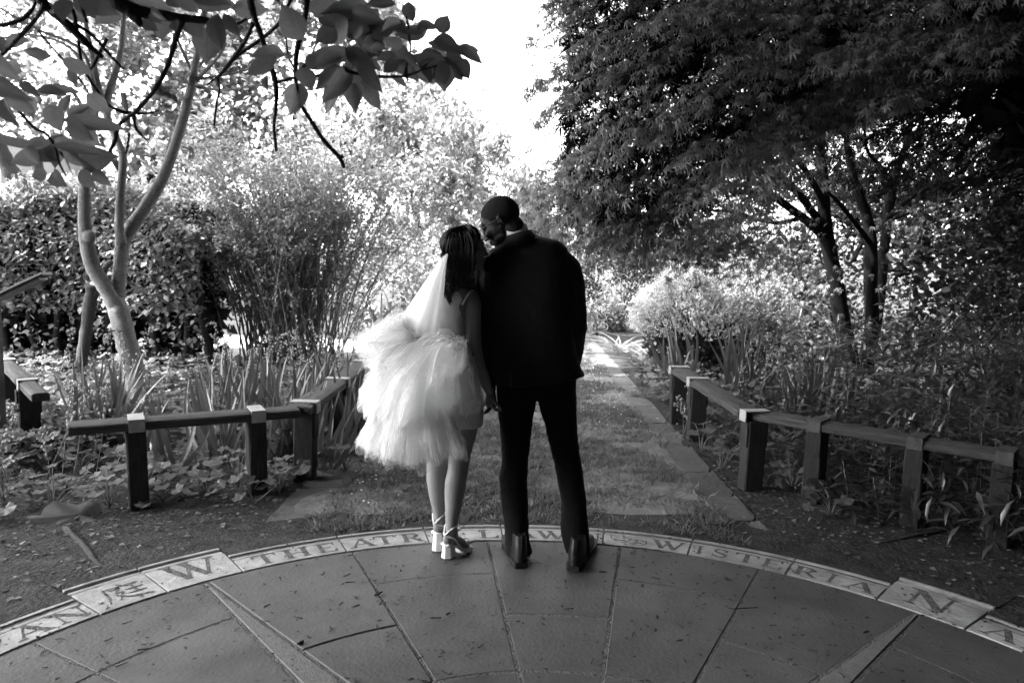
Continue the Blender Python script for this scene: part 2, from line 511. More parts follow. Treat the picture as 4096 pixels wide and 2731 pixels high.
for a in (J0, J0 + 90):
    def half(r): return math.degrees((0.006 + (2.25 - r) * 0.044) / r)
    slab([pt(a - half(1.0), 1.0), pt(a + half(1.0), 1.0), pt(a + half(2.255), 2.255), pt(a - half(2.255), 2.255)], 0.034, 'needle_stone', 'compass_needle')
slab(arc(0, 354, 0.45, 6), 0.033, 'needle_stone', 'compass_centre')

# --- lettered ring. Letters are drawn as strokes: thick stems, thin hairlines and bracket serifs on a unit box
def quad(x0, y0, x1, y1, w0, w1=None):
    w1 = w0 if w1 is None else w1
    dx, dy = x1 - x0, y1 - y0; L = math.hypot(dx, dy); nx, ny = -dy / L, dx / L
    return [(x0 + nx * w0 / 2, y0 + ny * w0 / 2), (x0 - nx * w0 / 2, y0 - ny * w0 / 2), (x1 - nx * w1 / 2, y1 - ny * w1 / 2), (x1 + nx * w1 / 2, y1 + ny * w1 / 2)]
def serif(x, y, w=.34, up=True):
    d = .06 if up else -.06
    return [(x - w / 2, y), (x + w / 2, y), (x + w / 2, y + d * .6), (x + w * .22, y + d * 1.6), (x - w * .22, y + d * 1.6), (x - w / 2, y + d * .6)]
def ringseg(cx, cy, rx, ry, a0, a1, wt, wn, n=12):
    """bowl: width swells from wn (top and bottom) to wt (sides)"""
    out = []
    for i in range(n):
        q = []
        for t in (i / n, (i + 1) / n):
            a = math.radians(a0 + (a1 - a0) * t)
            w = wn + (wt - wn) * abs(math.cos(a))
            q.append(((cx + (rx) * math.cos(a), cy + ry * math.sin(a)), (cx + (rx - w) * math.cos(a), cy + (ry - w) * math.sin(a))))
        out.append([q[0][0], q[1][0], q[1][1], q[0][1]])
    return out
TH, TN = .19, .07
def glyph(ch):
    S = []
    if ch == 'T':
        S = [quad(.5, .03, .5, .97, TH), quad(.05, .96, .95, .96, TN), serif(.5, 0), [(.03, .99), (.03, .70), (.08, .70), (.16, .93)], [(.97, .99), (.97, .70), (.92, .70), (.84, .93)]]
    elif ch == 'H':
        S = [quad(.2, .03, .2, .97, TH), quad(.8, .03, .8, .97, TH), quad(.2, .5, .8, .5, TN)] + [serif(x, y, .36, u) for x in (.2, .8) for y, u in ((0, True), (1, False))]
    elif ch == 'E':
        S = [quad(.24, .02, .24, .98, TH), quad(.1, .96, .88, .96, TN), quad(.1, .04, .9, .04, TN), quad(.24, .5, .66, .5, TN), [(.88, .99), (.88, .70), (.83, .70), (.74, .93)], [(.92, .01), (.92, .32), (.86, .32), (.76, .07)], [(.66, .62), (.66, .38), (.60, .46), (.60, .54)]]
    elif ch == 'A':
        S = [quad(.15, .03, .5, .98, TN), quad(.84, .03, .5, .98, TH), quad(.27, .35, .72, .35, TN), serif(.14, 0, .3), serif(.84, 0, .36)]
    elif ch == 'R':
        S = [quad(.24, .03, .24, .97, TH), serif(.24, 0, .36), quad(.08, .96, .5, .96, TN), quad(.24, .5, .5, .5, TN), quad(.5, .5, .82, .06, TH * .95), quad(.78, .04, .98, .07, TN)] + ringseg(.48, .73, .32, .265, -90, 90, TH, TN)
    elif ch == 'P':
        S = [quad(.24, .03, .24, .97, TH), serif(.24, 0, .36), quad(.08, .96, .5, .96, TN), quad(.24, .46, .5, .46, TN)] + ringseg(.48, .71, .34, .285, -90, 90, TH, TN)
    elif ch == 'L':
        S = [quad(.26, .02, .26, .97, TH), serif(.26, 1, .36, False), quad(.1, .04, .9, .04, TN), [(.92, .01), (.92, .36), (.86, .36), (.74, .07)]]
    elif ch == 'W':
        S = [quad(.1, .97, .31, .02, TH * .8), quad(.31, .02, .5, .82, TN), quad(.42, .97, .69, .02, TH * .8), quad(.69, .02, .92, .97, TN), serif(.1, 1, .26, False), serif(.44, 1, .24, False), serif(.92, 1, .22, False)]
    elif ch == 'N':
        S = [quad(.17, .03, .17, .97, TN), quad(.17, .97, .83, .03, TH), quad(.83, .03, .83, .97, TN), serif(.17, 0, .3), serif(.1, 1, .3, False), serif(.83, 1, .3, False)]
    elif ch == 'I':
        S = [quad(.5, .03, .5, .97, TH), serif(.5, 0, .38), serif(.5, 1, .38, False)]
    elif ch == 'S':
        S = ringseg(.5, .74, .33, .265, 30, 260, TH * .8, TN) + ringseg(.5, .27, .36, .27, 90, -150, TH * .9, TN) + [quad(.36, .58, .66, .42, TH * .9), [(.80, .97), (.80, .68), (.75, .68), (.66, .9)], [(.14, .03), (.14, .34), (.19, .34), (.28, .1)]]
    elif ch == 'NIWA':   # the carved character for garden
        b = .06
        S = [quad(.52, 1.0, .58, .88, b * 1.3), quad(.18, .86, .92, .86, b), quad(.2, .86, .16, .4, b), quad(.16, .4, .04, .05, b * 1.2, .03),
             quad(.62, .78, .88, .82, b), quad(.75, .8, .75, .34, b), quad(.56, .58, .94, .58, b), quad(.56, .34, .94, .34, b),
             quad(.3, .74, .48, .74, b), quad(.48, .74, .34, .52, b), quad(.34, .52, .5, .52, b), quad(.5, .52, .28, .12, b, .03), quad(.3, .44, .5, .16, b), quad(.5, .16, .98, .03, b * 1.2)]
    elif ch == 'MASKS':  # comedy and tragedy faces
        b = .035
        def pathq(p, w=b): return [quad(*p[i], *p[i + 1], w) for i in range(len(p) - 1)]
        S = pathq([(.02, .98), (.06, .55), (.2, .22), (.4, .2), (.5, .4)]) + pathq([(.02, .98), (.25, .82), (.46, .9), (.58, .72), (.52, .42)]) + \
            pathq([(.12, .5), (.2, .38), (.34, .36), (.42, .5), (.3, .44), (.2, .46), (.12, .5)], .045) + [quad(.12, .7, .24, .66, .07), quad(.34, .68, .44, .74, .07)] + \
            pathq([(.5, .62), (.66, .7), (.98, .66), (1.0, .3), (.86, .02), (.66, .02), (.55, .2)]) + \
            pathq([(.64, .2), (.72, .34), (.82, .34), (.9, .22), (.8, .27), (.7, .26), (.64, .2)], .045) + [quad(.64, .5, .76, .54, .07), quad(.84, .54, .95, .48, .07)]
    return S

RING_TOP = 0.036
def letter(ch, ang, r_lo, h, w, stone):
    """carved strokes filled with dirt, following the ring"""
    V, F = [], []
    for poly in glyph(ch):
        i0 = len(V)
        for x, y in poly:
            r = r_lo + y * h
            a = ang + math.degrees((x - .5) * w / (r_lo + h / 2))
            q = pt(a, r); V.append((q[0], q[1], RING_TOP + 0.0012 + 0.00004 * len(F)))
        F.append(tuple(range(i0, len(V))))
    me = poly_mesh('letter', V, F)
    bm = bmesh.new(); bm.from_mesh(me)
    for f in bm.faces:
        f.normal_update()
        if f.normal.z < 0: f.normal_flip()
    bm.to_mesh(me); bm.free()
    o = put('letter' if len(ch) == 1 else 'carved_emblem', me, 'carved_letter', None)
    keep(o, stone)
    return o

stones = [(-75.5, -64.5, 0, [('A', -66.2), ('J', -70)]), (-64.5, -54.45, 0, [('P', -63.4), ('A', -60.2), ('N', -56.35)]), (-54.45, -47.3, 1, [('NIWA', -50.6)]), (-47.3, -38.7, 1, [('W', -43.1)]),
          (-38.7, -25.85, 0, [('T', -35.4), ('H', -31.6), ('E', -27.9)]), (-25.85, -15.0, 0, [('A', -23.5), ('T', -20.5), ('R', -17.0)]),
          (-15.0, -5.0, 0, [('E', -13.3), ('L', -6.8)]), (-5.0, 8.45, 0, [('A', -2.2), ('W', 1.6), ('N', 6.6)]),
          (8.45, 19.65, 0, [('MASKS', 11.7), ('W', 16.9)]), (19.65, 31.85, 0, [('I', 20.9), ('S', 23.5), ('T', 26.7), ('E', 29.9)]),
          (31.85, 42.3, 0, [('R', 33.8), ('I', 36.7), ('A', 39.9)]), (42.3, 51.5, 1, [('N', 46.7)]), (51.5, 62.0, 0, [('A', 54.2), ('R', 57.8)]), (62.0, 73.0, 0, [])]
widths = {'W': .17, 'N': .135, 'H': .135, 'I': .085, 'A': .145, 'T': .125, 'E': .115, 'R': .13, 'S': .11, 'L': .125, 'P': .12, 'MASKS': .2, 'J': .1}
for a0, a1, proud, text in stones:
    top = RING_TOP
    face = 2.545 if proud else 2.425
    s = MB()
    for r0, r1, z in ((2.27, face, top), (face + .008, face + .04, top - .006), (face + .052, face + .082, top)):
        o = MB().prism(sector(a0, a1, r0, r1, .004), 0.001 + (0.0 if r0 < 2.3 else 0), z)
        s.add(o.v, o.f)
    # channel beds between the mouldings
    o = MB().prism(sector(a0, a1, face - .02, face + .075, .005), 0.0012, top - .016)
    s.add(o.v, o.f)
    st = s.build('inscription_stone', 'carved_stone', pavement, False)
    me = st.data
    bm = bmesh.new(); bm.from_mesh(me); bmesh.ops.recalc_face_normals(bm, faces=bm.faces); bm.to_mesh(me); bm.free()
    bevel(st, 0.0025)
    for ch, a in text:
        if ch == 'J': continue
        if proud:
            letter(ch, a, 2.335 if ch != 'NIWA' else 2.31, .2 if ch != 'NIWA' else .19, .235 if ch == 'W' else .2 if ch == 'N' else .2, st)
        else:
            letter(ch, a, 2.298, .118, widths[ch], st)

# --- lawn path running away from the pavement, with stone edging and a pale cross path
def verge(r): return .018 * max(0.0, 1 - (r - 2.515) / .7) if r > 2.5 else .018
V, F = [], []
for a0, a1, proud, _ in stones:
    r0 = (2.545 if proud else 2.425) + .085
    k = 8
    for i in range(k):
        q = [pt(a0 + (a1 - a0) * t / k, r) for t, r in ((i, r0), (i + 1, r0), (i + 1, 2.95), (i, 2.95), (i, 3.4), (i + 1, 3.4))]
        o = len(V)
        V += [(*q[0], .034), (*q[1], .034), (*q[2], .014), (*q[3], .014), (*q[4], .0015), (*q[5], .0015)]
        F += [(o, o + 3, o + 2, o + 1), (o + 3, o + 4, o + 5, o + 2)]
put('soil_verge', poly_mesh('soil_verge', V, F, True), 'soil', kind='structure')
ys = np.concatenate([np.linspace(3.9, 14, 60), np.linspace(14.5, 60, 20)])
xs = np.linspace(-1.28, 1.52, 26)
V = []
for y in ys:
    for x in xs:
        yy = y
        if y == ys[0]:
            yy = CY + math.sqrt(max(0, 2.515 ** 2 - (x - CX) ** 2)) + .002
        bumpz = .010 + .012 * math.sin(x * 3.1 + y * 1.7) * math.sin(y * 2.3 - x) if 4.4 < y < 40 else .008
        V.append((x, yy, max(bumpz, .005) + verge(math.hypot(x - CX, yy - CY))))
nx = len(xs)
F = [(j * nx + i, j * nx + i + 1, (j + 1) * nx + i + 1, (j + 1) * nx + i) for j in range(len(ys) - 1) for i in range(nx - 1)]
put('lawn', poly_mesh('lawn', V, F, True), 'lawn_soil', kind='structure')
cp_me = poly_mesh('cross_path', [(-9, 11.6, .006), (-1.75, 11.4, .006), (-1.6, 12.9, .006), (-9, 13.4, .006)], [(0, 1, 2, 3)])
put('cross_path', cp_me, 'gravel', kind='structure')  # pale gravel whose tone also carries the sunlit patch of ground

edge_root = put('path_edging', poly_mesh('path_edging', [(-1.40, 3.75, .0045), (-1.02, 3.75, .0045), (-1.02, 16, .0045), (-1.40, 16, .0045), (1.20, 4.3, .0045), (1.58, 4.3, .0045), (1.58, 16, .0045), (1.20, 16, .0045)], [(0, 1, 2, 3), (4, 5, 6, 7)]), 'soil', kind='structure')
def edging(x0, x1, y0, y1, first=None):
    y = y0
    while y < y1:
        L = rng.uniform(.45, .95)
        n = 10
        cx, cy = (x0 + x1) / 2, y + L / 2
        poly = []
        for i in range(n * 2):
            a = 2 * math.pi * i / (n * 2)
            c, s_ = math.cos(a), math.sin(a)
            k = (abs(c) ** 16 + abs(s_) ** 16) ** (-1 / 16)
            j = 1 + rng.uniform(-.025, .02)
            poly.append((cx + c * k * j * (x1 - x0) / 2, cy + s_ * k * j * (L / 2 - .004)))
        o = MB().prism(poly, .0055, .014 + rng.uniform(0, .007)).build('edging_slab', 'edging_stone', edge_root, False)
        bevel(o, .006)
        y += L
edging(-1.37, -1.05, 3.98, 13.5)
edging(1.27, 1.51, 4.35, 14.5)


# ------------------------------------------------------------------ low timber rails
def rail_fence(name, nodes, posts, label, h=.55, w=.085, t=.055, mossy=99):
    """nodes: rail corners (x, y); posts: list of (x, y, angle) ; each rail span, post and strap is its own part"""
    root = empty(name, (nodes[0][0], nodes[0][1], 0), label, 'fence', 'low timber rail fences')
    for i in range(len(nodes) - 1):
        a, b = np.array(nodes[i]), np.array(nodes[i + 1])
        d = (b - a) / np.linalg.norm(b - a); n = np.array((-d[1], d[0]))
        L = np.linalg.norm(b - a)
        me = MB()
        # rail with a shallow weathered top (two planes)
        m = max(3, int(L / .15))
        rings = []
        for k in range(m + 1):
            c = a + d * (L * k / m)
            e = rng.uniform(-.0025, .0025, 6)
            if k in (0, m): e *= 0
            prof = [(-w + e[0], h - t), (w + e[1], h - t), (w + e[2], h - .006), (w * .55, h + .004 + e[3]), (-w * .55, h + .004 + e[4]), (-w + e[5], h - .006)]
            rings.append(np.array([(c[0] + n[0] * p, c[1] + n[1] * p, z) for p, z in prof]))
        me.loft(rings)
        o = MB(); o.v, o.f = [tuple(np.array(v) - np.array((*((a + b) / 2), h))) for v in me.v], me.f
        # local frame with X along the rail so the grain follows it
        R = Matrix(((d[0], -d[1], 0), (d[1], d[0], 0), (0, 0, 1)))
        o.v = [tuple(R.transposed() @ Vector(v)) for v in o.v]
        ob = put('rail', poly_mesh('rail', o.v, o.f), 'rail_wood')
        ob.matrix_basis = Matrix.Translation(Vector((*((a + b) / 2), h))) @ R.to_4x4()
        ob.parent = root; ob.matrix_parent_inverse = Matrix.Translation(-Vector(root.location))
        bevel(ob, .006)
    for ip, (x, y, dx, dy) in enumerate(posts):
        d = np.array((dx, dy)) / math.hypot(dx, dy); n = np.array((-d[1], d[0]))
        R = np.array(((d[0], n[0], 0), (d[1], n[1], 0), (0, 0, 1.0)))
        Rl = R @ np.array(((1, 0, rng.uniform(-.022, .022)), (0, 1, rng.uniform(-.02, .02)), (0, 0, 1)))
        p = MB().box((x, y, (h - t) / 2 - .03), (.054, .068, (h - t) / 2 + .028), Rl)
        po = p.build('post', 'post_wood', root, False); bevel(po, .008)
        # metal strap folded over the rail and down both faces of the post
        s = MB()
        s.box((x, y, h + .009), (.043, w + .006, .004), R)
        for sg in (-1, 1):
            q = np.array((x, y)) + n * sg * (w + .004)
            s.box((q[0], q[1], h - .025), (.043, .004, .037), R)
        st = s.build('strap', 'strap_metal' if ip < mossy else 'strap_mossy', po, False)
        for sg in (-1, 1):
            q = np.array((x, y)) + n * sg * .0725
            MB().box((q[0], q[1], h - .15), (.046, .004, .085), R).build('plate', 'post_wood', po, False)
    return root

def along(a, b, t):
    return (a[0] + (b[0] - a[0]) * t, a[1] + (b[1] - a[1]) * t, b[0] - a[0], b[1] - a[1])
LC, LE, LB = (-1.38, 4.80), (-2.50, 4.17), (-1.36, 7.4)
rail_fence('rail_fence', [LE, LC, LB], [along(LE, LC, .27), along(LE, LC, .80), (-1.37, 4.95, 0, 1), along(LC, LB, .42), along(LC, LB, .80)],
           'low timber rail fence left of the bride, bending back along the lawn', .535)
RC, RE, RB = (1.66, 5.13), (2.84, 4.12), (1.59, 7.12)
rail_fence('rail_fence', [RB, RC, RE], [along(RB, RC, .03), along(RB, RC, .36), (1.675, 5.06, .2, -1), along(RC, RE, .30), along(RC, RE, .68), along(RC, RE, .97)],
           'low timber rail fence right of the groom, bending towards the bamboo', .54, mossy=3)
FA, FB = (-3.12, 4.92), (-4.98, 7.13)
rail_fence('rail_fence', [FA, FB], [along(FA, FB, .20), along(FA, FB, .6)], 'short timber rail at the left edge below the sloping board', .55, w=.055)

# sloping information board on a post, at the left edge
sb = empty('information_board', (-3.6, 5.4, 0), 'dark sloping information board on a post at the left edge', 'information board')
a0, a1 = np.array((-3.911,5.4,1.046)), np.array((-3.341,5.4,1.325))
d = nrm(a1 - a0); n = np.array((-d[2], 0, d[0])); 
R = np.array([[d[0], 0, n[0]], [0, 1, 0], [d[2], 0, n[2]]])
c = (a0 + a1) / 2
hl = np.linalg.norm(a1 - a0) / 2
MB().box(c, (hl, .06, .010), R).build('panel', 'board_paint', sb, False)
MB().box(c + np.array((0, -.066, 0)) + n * .004, (hl, .005, .006), R).build('top_face_strip', 'board_top_face', sb, False)  # pale strip added; its colour stands for the bright top face
MB().box(c - n * .022, (hl - .04, .05, .011), R).build('backing_board', 'board_paint', sb, False)
MB().box((c[0] - .14, 5.4, .62), (.05, .05, .62)).build('post', 'board_paint', sb, False)

# timber edging boards in the bare soil
for nm, a, b, r, lab in (('edging_board', (-2.389,3.936,0.0), (-1.826,3.347,0.0), .017, 'worn timber edging strip in the bare soil at lower left'),
                         ('edging_board', (1.651,3.878,0.0), (2.68,4.366,0.0), .012, 'half buried timber edging strip below the bamboo at right')):
    q = MB(); a = np.array(a); b = np.array(b)
    q.tube([a, a * .6 + b * .4 + np.array((.01, 0, 0)), a * .3 + b * .7 - np.array((.008, 0, 0)), b], [r, r * .9, r, r * .8], 8, 4, .12)
    o = q.build(nm, 'dead_bark', None)
    o['label'] = lab; o['category'] = 'edging'
    o.location.z = .010 if b[0] < 0 else .004


# ------------------------------------------------------------------ vegetation helpers
UP = np.array((0, 0, 1.0))

def lumpy(center, radii, n, lumps=40, inner=.72, lump=.32, zmin=.05):
    """leaf positions gathered in lumps over the shell of an ellipsoid, with gaps between the lumps"""
    c, r = np.array(center), np.array(radii)
    u = rand_unit(lumps)
    u[:, 2] = np.abs(u[:, 2]) * np.where(rng.random(lumps) < .72, 1, -1)
    lc = u * rng.uniform(inner, 1.0, (lumps, 1))
    k = rng.integers(0, lumps, n)
    p = lc[k] + rng.normal(size=(n, 3)) * lump * rng.uniform(.5, 1.1, (lumps, 1))[k] * .6
    out = nrm(p * r / (r * r).mean() ** .5)
    pos = c + p * r
    ok = pos[:, 2] > zmin
    return pos[ok], out[ok]

def foliage(name, mat, parent, tpl, ells, n, size, width=1.0, lumps=40, inner=.72, lump=.32, droop=.3, flat=.6, keepf=None, zmin=.05):
    P_, O_ = [], []
    tot = sum(e[1][0] * e[1][1] + e[1][1] * e[1][2] + e[1][0] * e[1][2] for e in ells)
    for c, r in ells:
        share = (r[0] * r[1] + r[1] * r[2] + r[0] * r[2]) / tot
        p, o = lumpy(c, r, int(n * share), max(6, int(lumps * share)), inner, lump, zmin)
        P_.append(p); O_.append(o)
    p, o = np.vstack(P_), np.vstack(O_)
    if keepf is not None:
        ok = keepf(p); p, o = p[ok], o[ok]
    m = len(p)
    d = nrm(o * .8 + rand_unit(m) * .9 - UP * droop)
    nn = nrm(UP * flat + o * .5 + rand_unit(m) * .6)
    me = scatter(name, tpl, p, d, nn, size * rng.uniform(.65, 1.25, m), width)
    ob = put(name, me, mat, None, kind='stuff')
    keep(ob, parent)
    return ob

def limbs(root, mat, branches, name='trunk', sides=10, knob=.04):
    out = []
    for i, (pts, rs) in enumerate(branches):
        b = MB().tube(pts, rs, sides, 5, knob)
        out.append(b.build(name if i == 0 else 'limb', mat, root))
    return out

def unit_leaf(name, mat, prof, n=8, fold=.10, curl=.15, ripple=.012, bend=0.0):
    """leaf along +Y of length 1; prof(t) half width; folded on the midrib, ribs rippling, tip curling down"""
    V, F = [], []
    for i in range(n + 1):
        t = i / n
        w = prof(t)
        z = -curl * t * t
        x0 = bend * math.sin(t * 2.2)
        rp = ripple * (1 if i % 2 else -1)
        V += [(x0 - w, t, z + fold * w * 2 + rp), (x0 - w * .5, t, z + fold * w * .8), (x0, t, z), (x0 + w * .5, t, z + fold * w * .8), (x0 + w, t, z + fold * w * 2 + rp)]
    for i in range(n):
        for j in range(4):
            a = i * 5 + j
            F.append((a, a + 1, a + 6, a + 5))
    me = poly_mesh(name, V, F, True)
    me.materials.append(MATS[mat])
    return me

def place(me, name, parent, base, tip, width, normal):
    base, tip = Vector(base), Vector(tip)
    y = (tip - base); L = y.length; y.normalize()
    nv = Vector(normal); nv = (nv - y * nv.dot(y)).normalized()
    x = y.cross(nv)
    M = Matrix(((x.x * width, y.x * L, nv.x * L, base.x), (x.y * width, y.y * L, nv.y * L, base.y), (x.z * width, y.z * L, nv.z * L, base.z), (0, 0, 0, 1)))
    o = bpy.data.objects.new(name, me); COL.objects.link(o)
    o.parent = parent
    o.matrix_parent_inverse = Matrix.Translation(-Vector(parent.location))
    o.matrix_basis = M
    return o

# ------------------------------------------------------------------ cherry tree over the camera: branches and large leaves hang into the picture
cherry = empty('cherry_tree', (-2.9, -1.6, 0), 'cherry tree hanging dark branches and large leaves into the upper left', 'tree')
CT = (-2.9, -1.6, 0)
limbs(cherry, 'cherry_bark', [
    ([CT, (-2.85, -1.5, 1.2), (-2.7, -1.3, 2.4), (-2.5, -.9, 3.3), (-2.4, -.6, 4.4)], [.24, .19, .17, .12, .07]),
    ([(-2.7, -1.3, 2.4), (-1.9, -.2, 2.75), (-1.2, .9, 2.75), (-0.909,1.75,2.124)], [.11, .07, .04, .03]),
    ([(-2.6, -1.1, 2.8), (-2.0, .3, 2.9), (-1.7, 1.3, 2.75), (-1.112,1.8,2.132)], [.09, .06, .04, .025]),
    ([(-1.9, -.2, 2.75), (-.9, .6, 2.9), (-.5, 1.4, 2.75), (-0.643,1.85,2.165)], [.05, .04, .03, .02]),
    ([(-.9, .6, 2.9), (-.2, 1.3, 2.8), (-0.518,1.9,2.179)], [.035, .025, .02]),
    ([(-2.5, -.9, 3.3), (-3.8, 1.2, 3.9), (-4.6, 3.2, 4.6)], [.09, .06, .03]),
    ([(-2.5, -.9, 3.3), (-1.2, .9, 4.1), (-.4, 2.6, 4.8)], [.09, .06, .03])], 'trunk', 10, .05)
BR = [([(-0.909,1.75,2.124),(-0.901,1.758,2.092),(-0.872,1.767,2.08),(-0.843,1.775,2.076),(-0.78,1.783,2.071),(-0.715,1.792,2.068),(-0.691,1.8,2.058)],[0.017,0.017,0.015,0.013,0.01,0.008,0.005]),([(-0.902,1.76,2.093),(-0.879,1.76,2.073),(-0.861,1.76,2.055),(-0.856,1.76,2.045)],[0.011,0.011,0.01,0.006]),([(-1.112,1.8,2.132),(-1.1,1.81,2.1),(-1.072,1.82,2.074),(-1.038,1.83,2.041),(-1.016,1.84,2.017),(-0.991,1.85,1.995)],[0.011,0.012,0.011,0.01,0.008,0.006]),([(-1.093,1.8,2.097),(-1.131,1.825,2.07),(-1.194,1.85,2.029),(-1.24,1.875,2.007),(-1.291,1.9,1.984)],[0.006,0.005,0.005,0.005,0.004]),([(-1.055,1.8,2.127),(-1.054,1.815,2.106),(-1.046,1.83,2.091),(-1.046,1.845,2.055),(-1.048,1.86,1.991),(-1.045,1.875,1.96),(-1.026,1.89,1.922),(-1.013,1.905,1.897),(-0.981,1.92,1.882),(-0.925,1.935,1.883),(-0.906,1.95,1.894)],[0.005,0.005,0.005,0.004,0.004,0.004,0.004,0.004,0.004,0.003,0.002]),([(-0.767,1.78,2.067),(-0.79,1.797,2.036),(-0.819,1.814,1.976),(-0.857,1.831,1.925),(-0.897,1.848,1.89),(-0.928,1.865,1.871),(-0.966,1.882,1.852),(-0.986,1.899,1.836),(-1.004,1.916,1.806),(-1.036,1.933,1.767),(-1.069,1.95,1.739)],[0.007,0.007,0.006,0.006,0.005,0.005,0.005,0.006,0.005,0.004,0.004]),([(-0.945,1.9,1.877),(-0.943,1.9,1.845),(-0.928,1.9,1.824),(-0.913,1.9,1.811)],[0.004,0.004,0.003,0.002]),([(-1.053,1.84,2.07),(-1.019,1.86,2.047),(-0.996,1.88,2.015),(-0.968,1.9,1.98)],[0.005,0.004,0.004,0.003]),([(-1.032,1.95,2.064),(-1.064,1.95,2.006),(-1.079,1.95,1.984)],[0.005,0.004,0.003]),([(-0.643,1.85,2.165),(-0.641,1.863,2.126),(-0.639,1.875,2.106),(-0.628,1.887,2.069),(-0.615,1.9,2.02),(-0.601,1.913,1.964),(-0.603,1.925,1.913),(-0.613,1.938,1.86),(-0.611,1.95,1.801)],[0.009,0.009,0.008,0.007,0.007,0.007,0.005,0.004,0.004]),([(-0.576,2.0,2.207),(-0.596,2.008,2.176),(-0.617,2.017,2.138),(-0.67,2.025,2.094),(-0.736,2.033,2.053),(-0.778,2.042,2.014),(-0.825,2.05,1.979)],[0.005,0.005,0.005,0.005,0.005,0.004,0.002]),([(-0.643,1.88,2.09),(-0.677,1.913,2.053),(-0.719,1.947,2.022),(-0.768,1.98,1.985)],[0.006,0.005,0.005,0.004]),([(-0.77,1.98,1.983),(-0.765,1.98,1.956),(-0.774,1.98,1.911),(-0.78,1.98,1.862)],[0.004,0.003,0.003,0.003]),([(-0.518,1.9,2.179),(-0.523,1.91,2.151),(-0.53,1.92,2.119),(-0.552,1.93,2.047),(-0.559,1.94,1.996),(-0.559,1.95,1.955),(-0.552,1.96,1.921),(-0.525,1.97,1.876),(-0.497,1.98,1.833),(-0.461,1.99,1.795),(-0.45,2.0,1.769)],[0.008,0.008,0.007,0.007,0.006,0.006,0.006,0.006,0.006,0.006,0.004]),([(-0.461,1.99,1.794),(-0.451,1.99,1.799)],[0.006,0.005]),([(-0.603,1.93,1.966),(-0.552,1.92,1.977),(-0.498,1.91,1.98),(-0.448,1.9,1.987),(-0.402,1.89,1.985),(-0.335,1.88,1.976),(-0.276,1.87,1.977),(-0.232,1.86,1.99),(-0.195,1.85,1.999)],[0.004,0.004,0.004,0.004,0.004,0.004,0.003,0.003,0.002]),([(-0.275,1.86,1.976),(-0.268,1.86,2.013),(-0.261,1.86,2.037),(-0.265,1.86,2.061),(-0.269,1.86,2.095),(-0.284,1.86,2.142)],[0.003,0.003,0.003,0.003,0.003,0.002]),([(-0.546,1.9,1.978),(-0.513,1.9,2.016),(-0.499,1.9,2.048),(-0.488,1.9,2.062)],[0.004,0.004,0.003,0.002]),([(-0.448,1.9,1.987),(-0.426,1.9,1.969),(-0.413,1.9,1.963)],[0.003,0.003,0.002]),([(-0.413,1.82,1.979),(-0.391,1.82,1.97),(-0.373,1.82,1.967)],[0.006,0.005,0.003]),([(-0.231,1.85,1.988),(-0.217,1.85,2.012),(-0.214,1.85,2.022)],[0.003,0.003,0.002]),([(-0.562,1.95,1.998),(-0.579,1.95,2.034),(-0.586,1.95,2.08)],[0.003,0.003,0.002]),([(-1.173,1.9,2.065),(-1.151,1.912,2.033),(-1.117,1.925,1.991),(-1.088,1.938,1.948),(-1.081,1.95,1.924)],[0.003,0.003,0.003,0.003,0.002]),([(-1.252,1.85,2.064),(-1.232,1.85,2.061),(-1.196,1.85,2.069),(-1.167,1.85,2.084),(-1.148,1.85,2.108),(-1.147,1.85,2.134)],[0.005,0.005,0.005,0.005,0.004,0.004]),([(-1.224,1.8,1.938),(-1.21,1.807,1.916),(-1.195,1.814,1.888),(-1.146,1.821,1.826),(-1.12,1.829,1.811),(-1.104,1.836,1.781),(-1.099,1.843,1.744),(-1.089,1.85,1.716)],[0.005,0.005,0.004,0.004,0.004,0.003,0.003,0.002]),([(-1.084,1.82,1.769),(-1.071,1.82,1.756),(-1.042,1.82,1.76)],[0.003,0.003,0.002]),([(-0.699,1.82,2.074),(-0.671,1.82,2.067),(-0.637,1.82,2.083)],[0.004,0.004,0.003]),([(-0.989,1.75,2.112),(-0.98,1.75,2.075),(-0.971,1.75,2.046)],[0.005,0.005,0.003]),([(-0.983,1.95,1.837),(-0.988,1.95,1.804),(-0.994,1.95,1.782)],[0.003,0.003,0.002])]
for pts, rs in BR:
    MB().tube(pts, rs, 7, 5, .10).build('branch', 'cherry_bark', cherry)
prof = lambda t: .5 * (math.sin(math.pi * min(1, t * 1.0) ** .85) ** .8) * (1 - .25 * t) * (1 if t < .86 else max(.02, (1 - t) / .14) ** .8 * .8 + .0) + .004
def cherry_prof(t):
    return float(np.interp(t, (0, .05, .1, .2, .3, .42, .55, .68, .78, .86, .92, .97, 1), (.02, .16, .28, .42, .485, .5, .465, .37, .265, .15, .065, .03, .004)))
LEAFS = [unit_leaf('cherry_leaf', 'cherry_leaf', cherry_prof, 18, f, c, r, b) for f, c, r, b in ((.08, .12, .004, .0), (.14, .24, .004, .05), (.05, .06, .004, -.05), (.18, .18, .005, .04))]
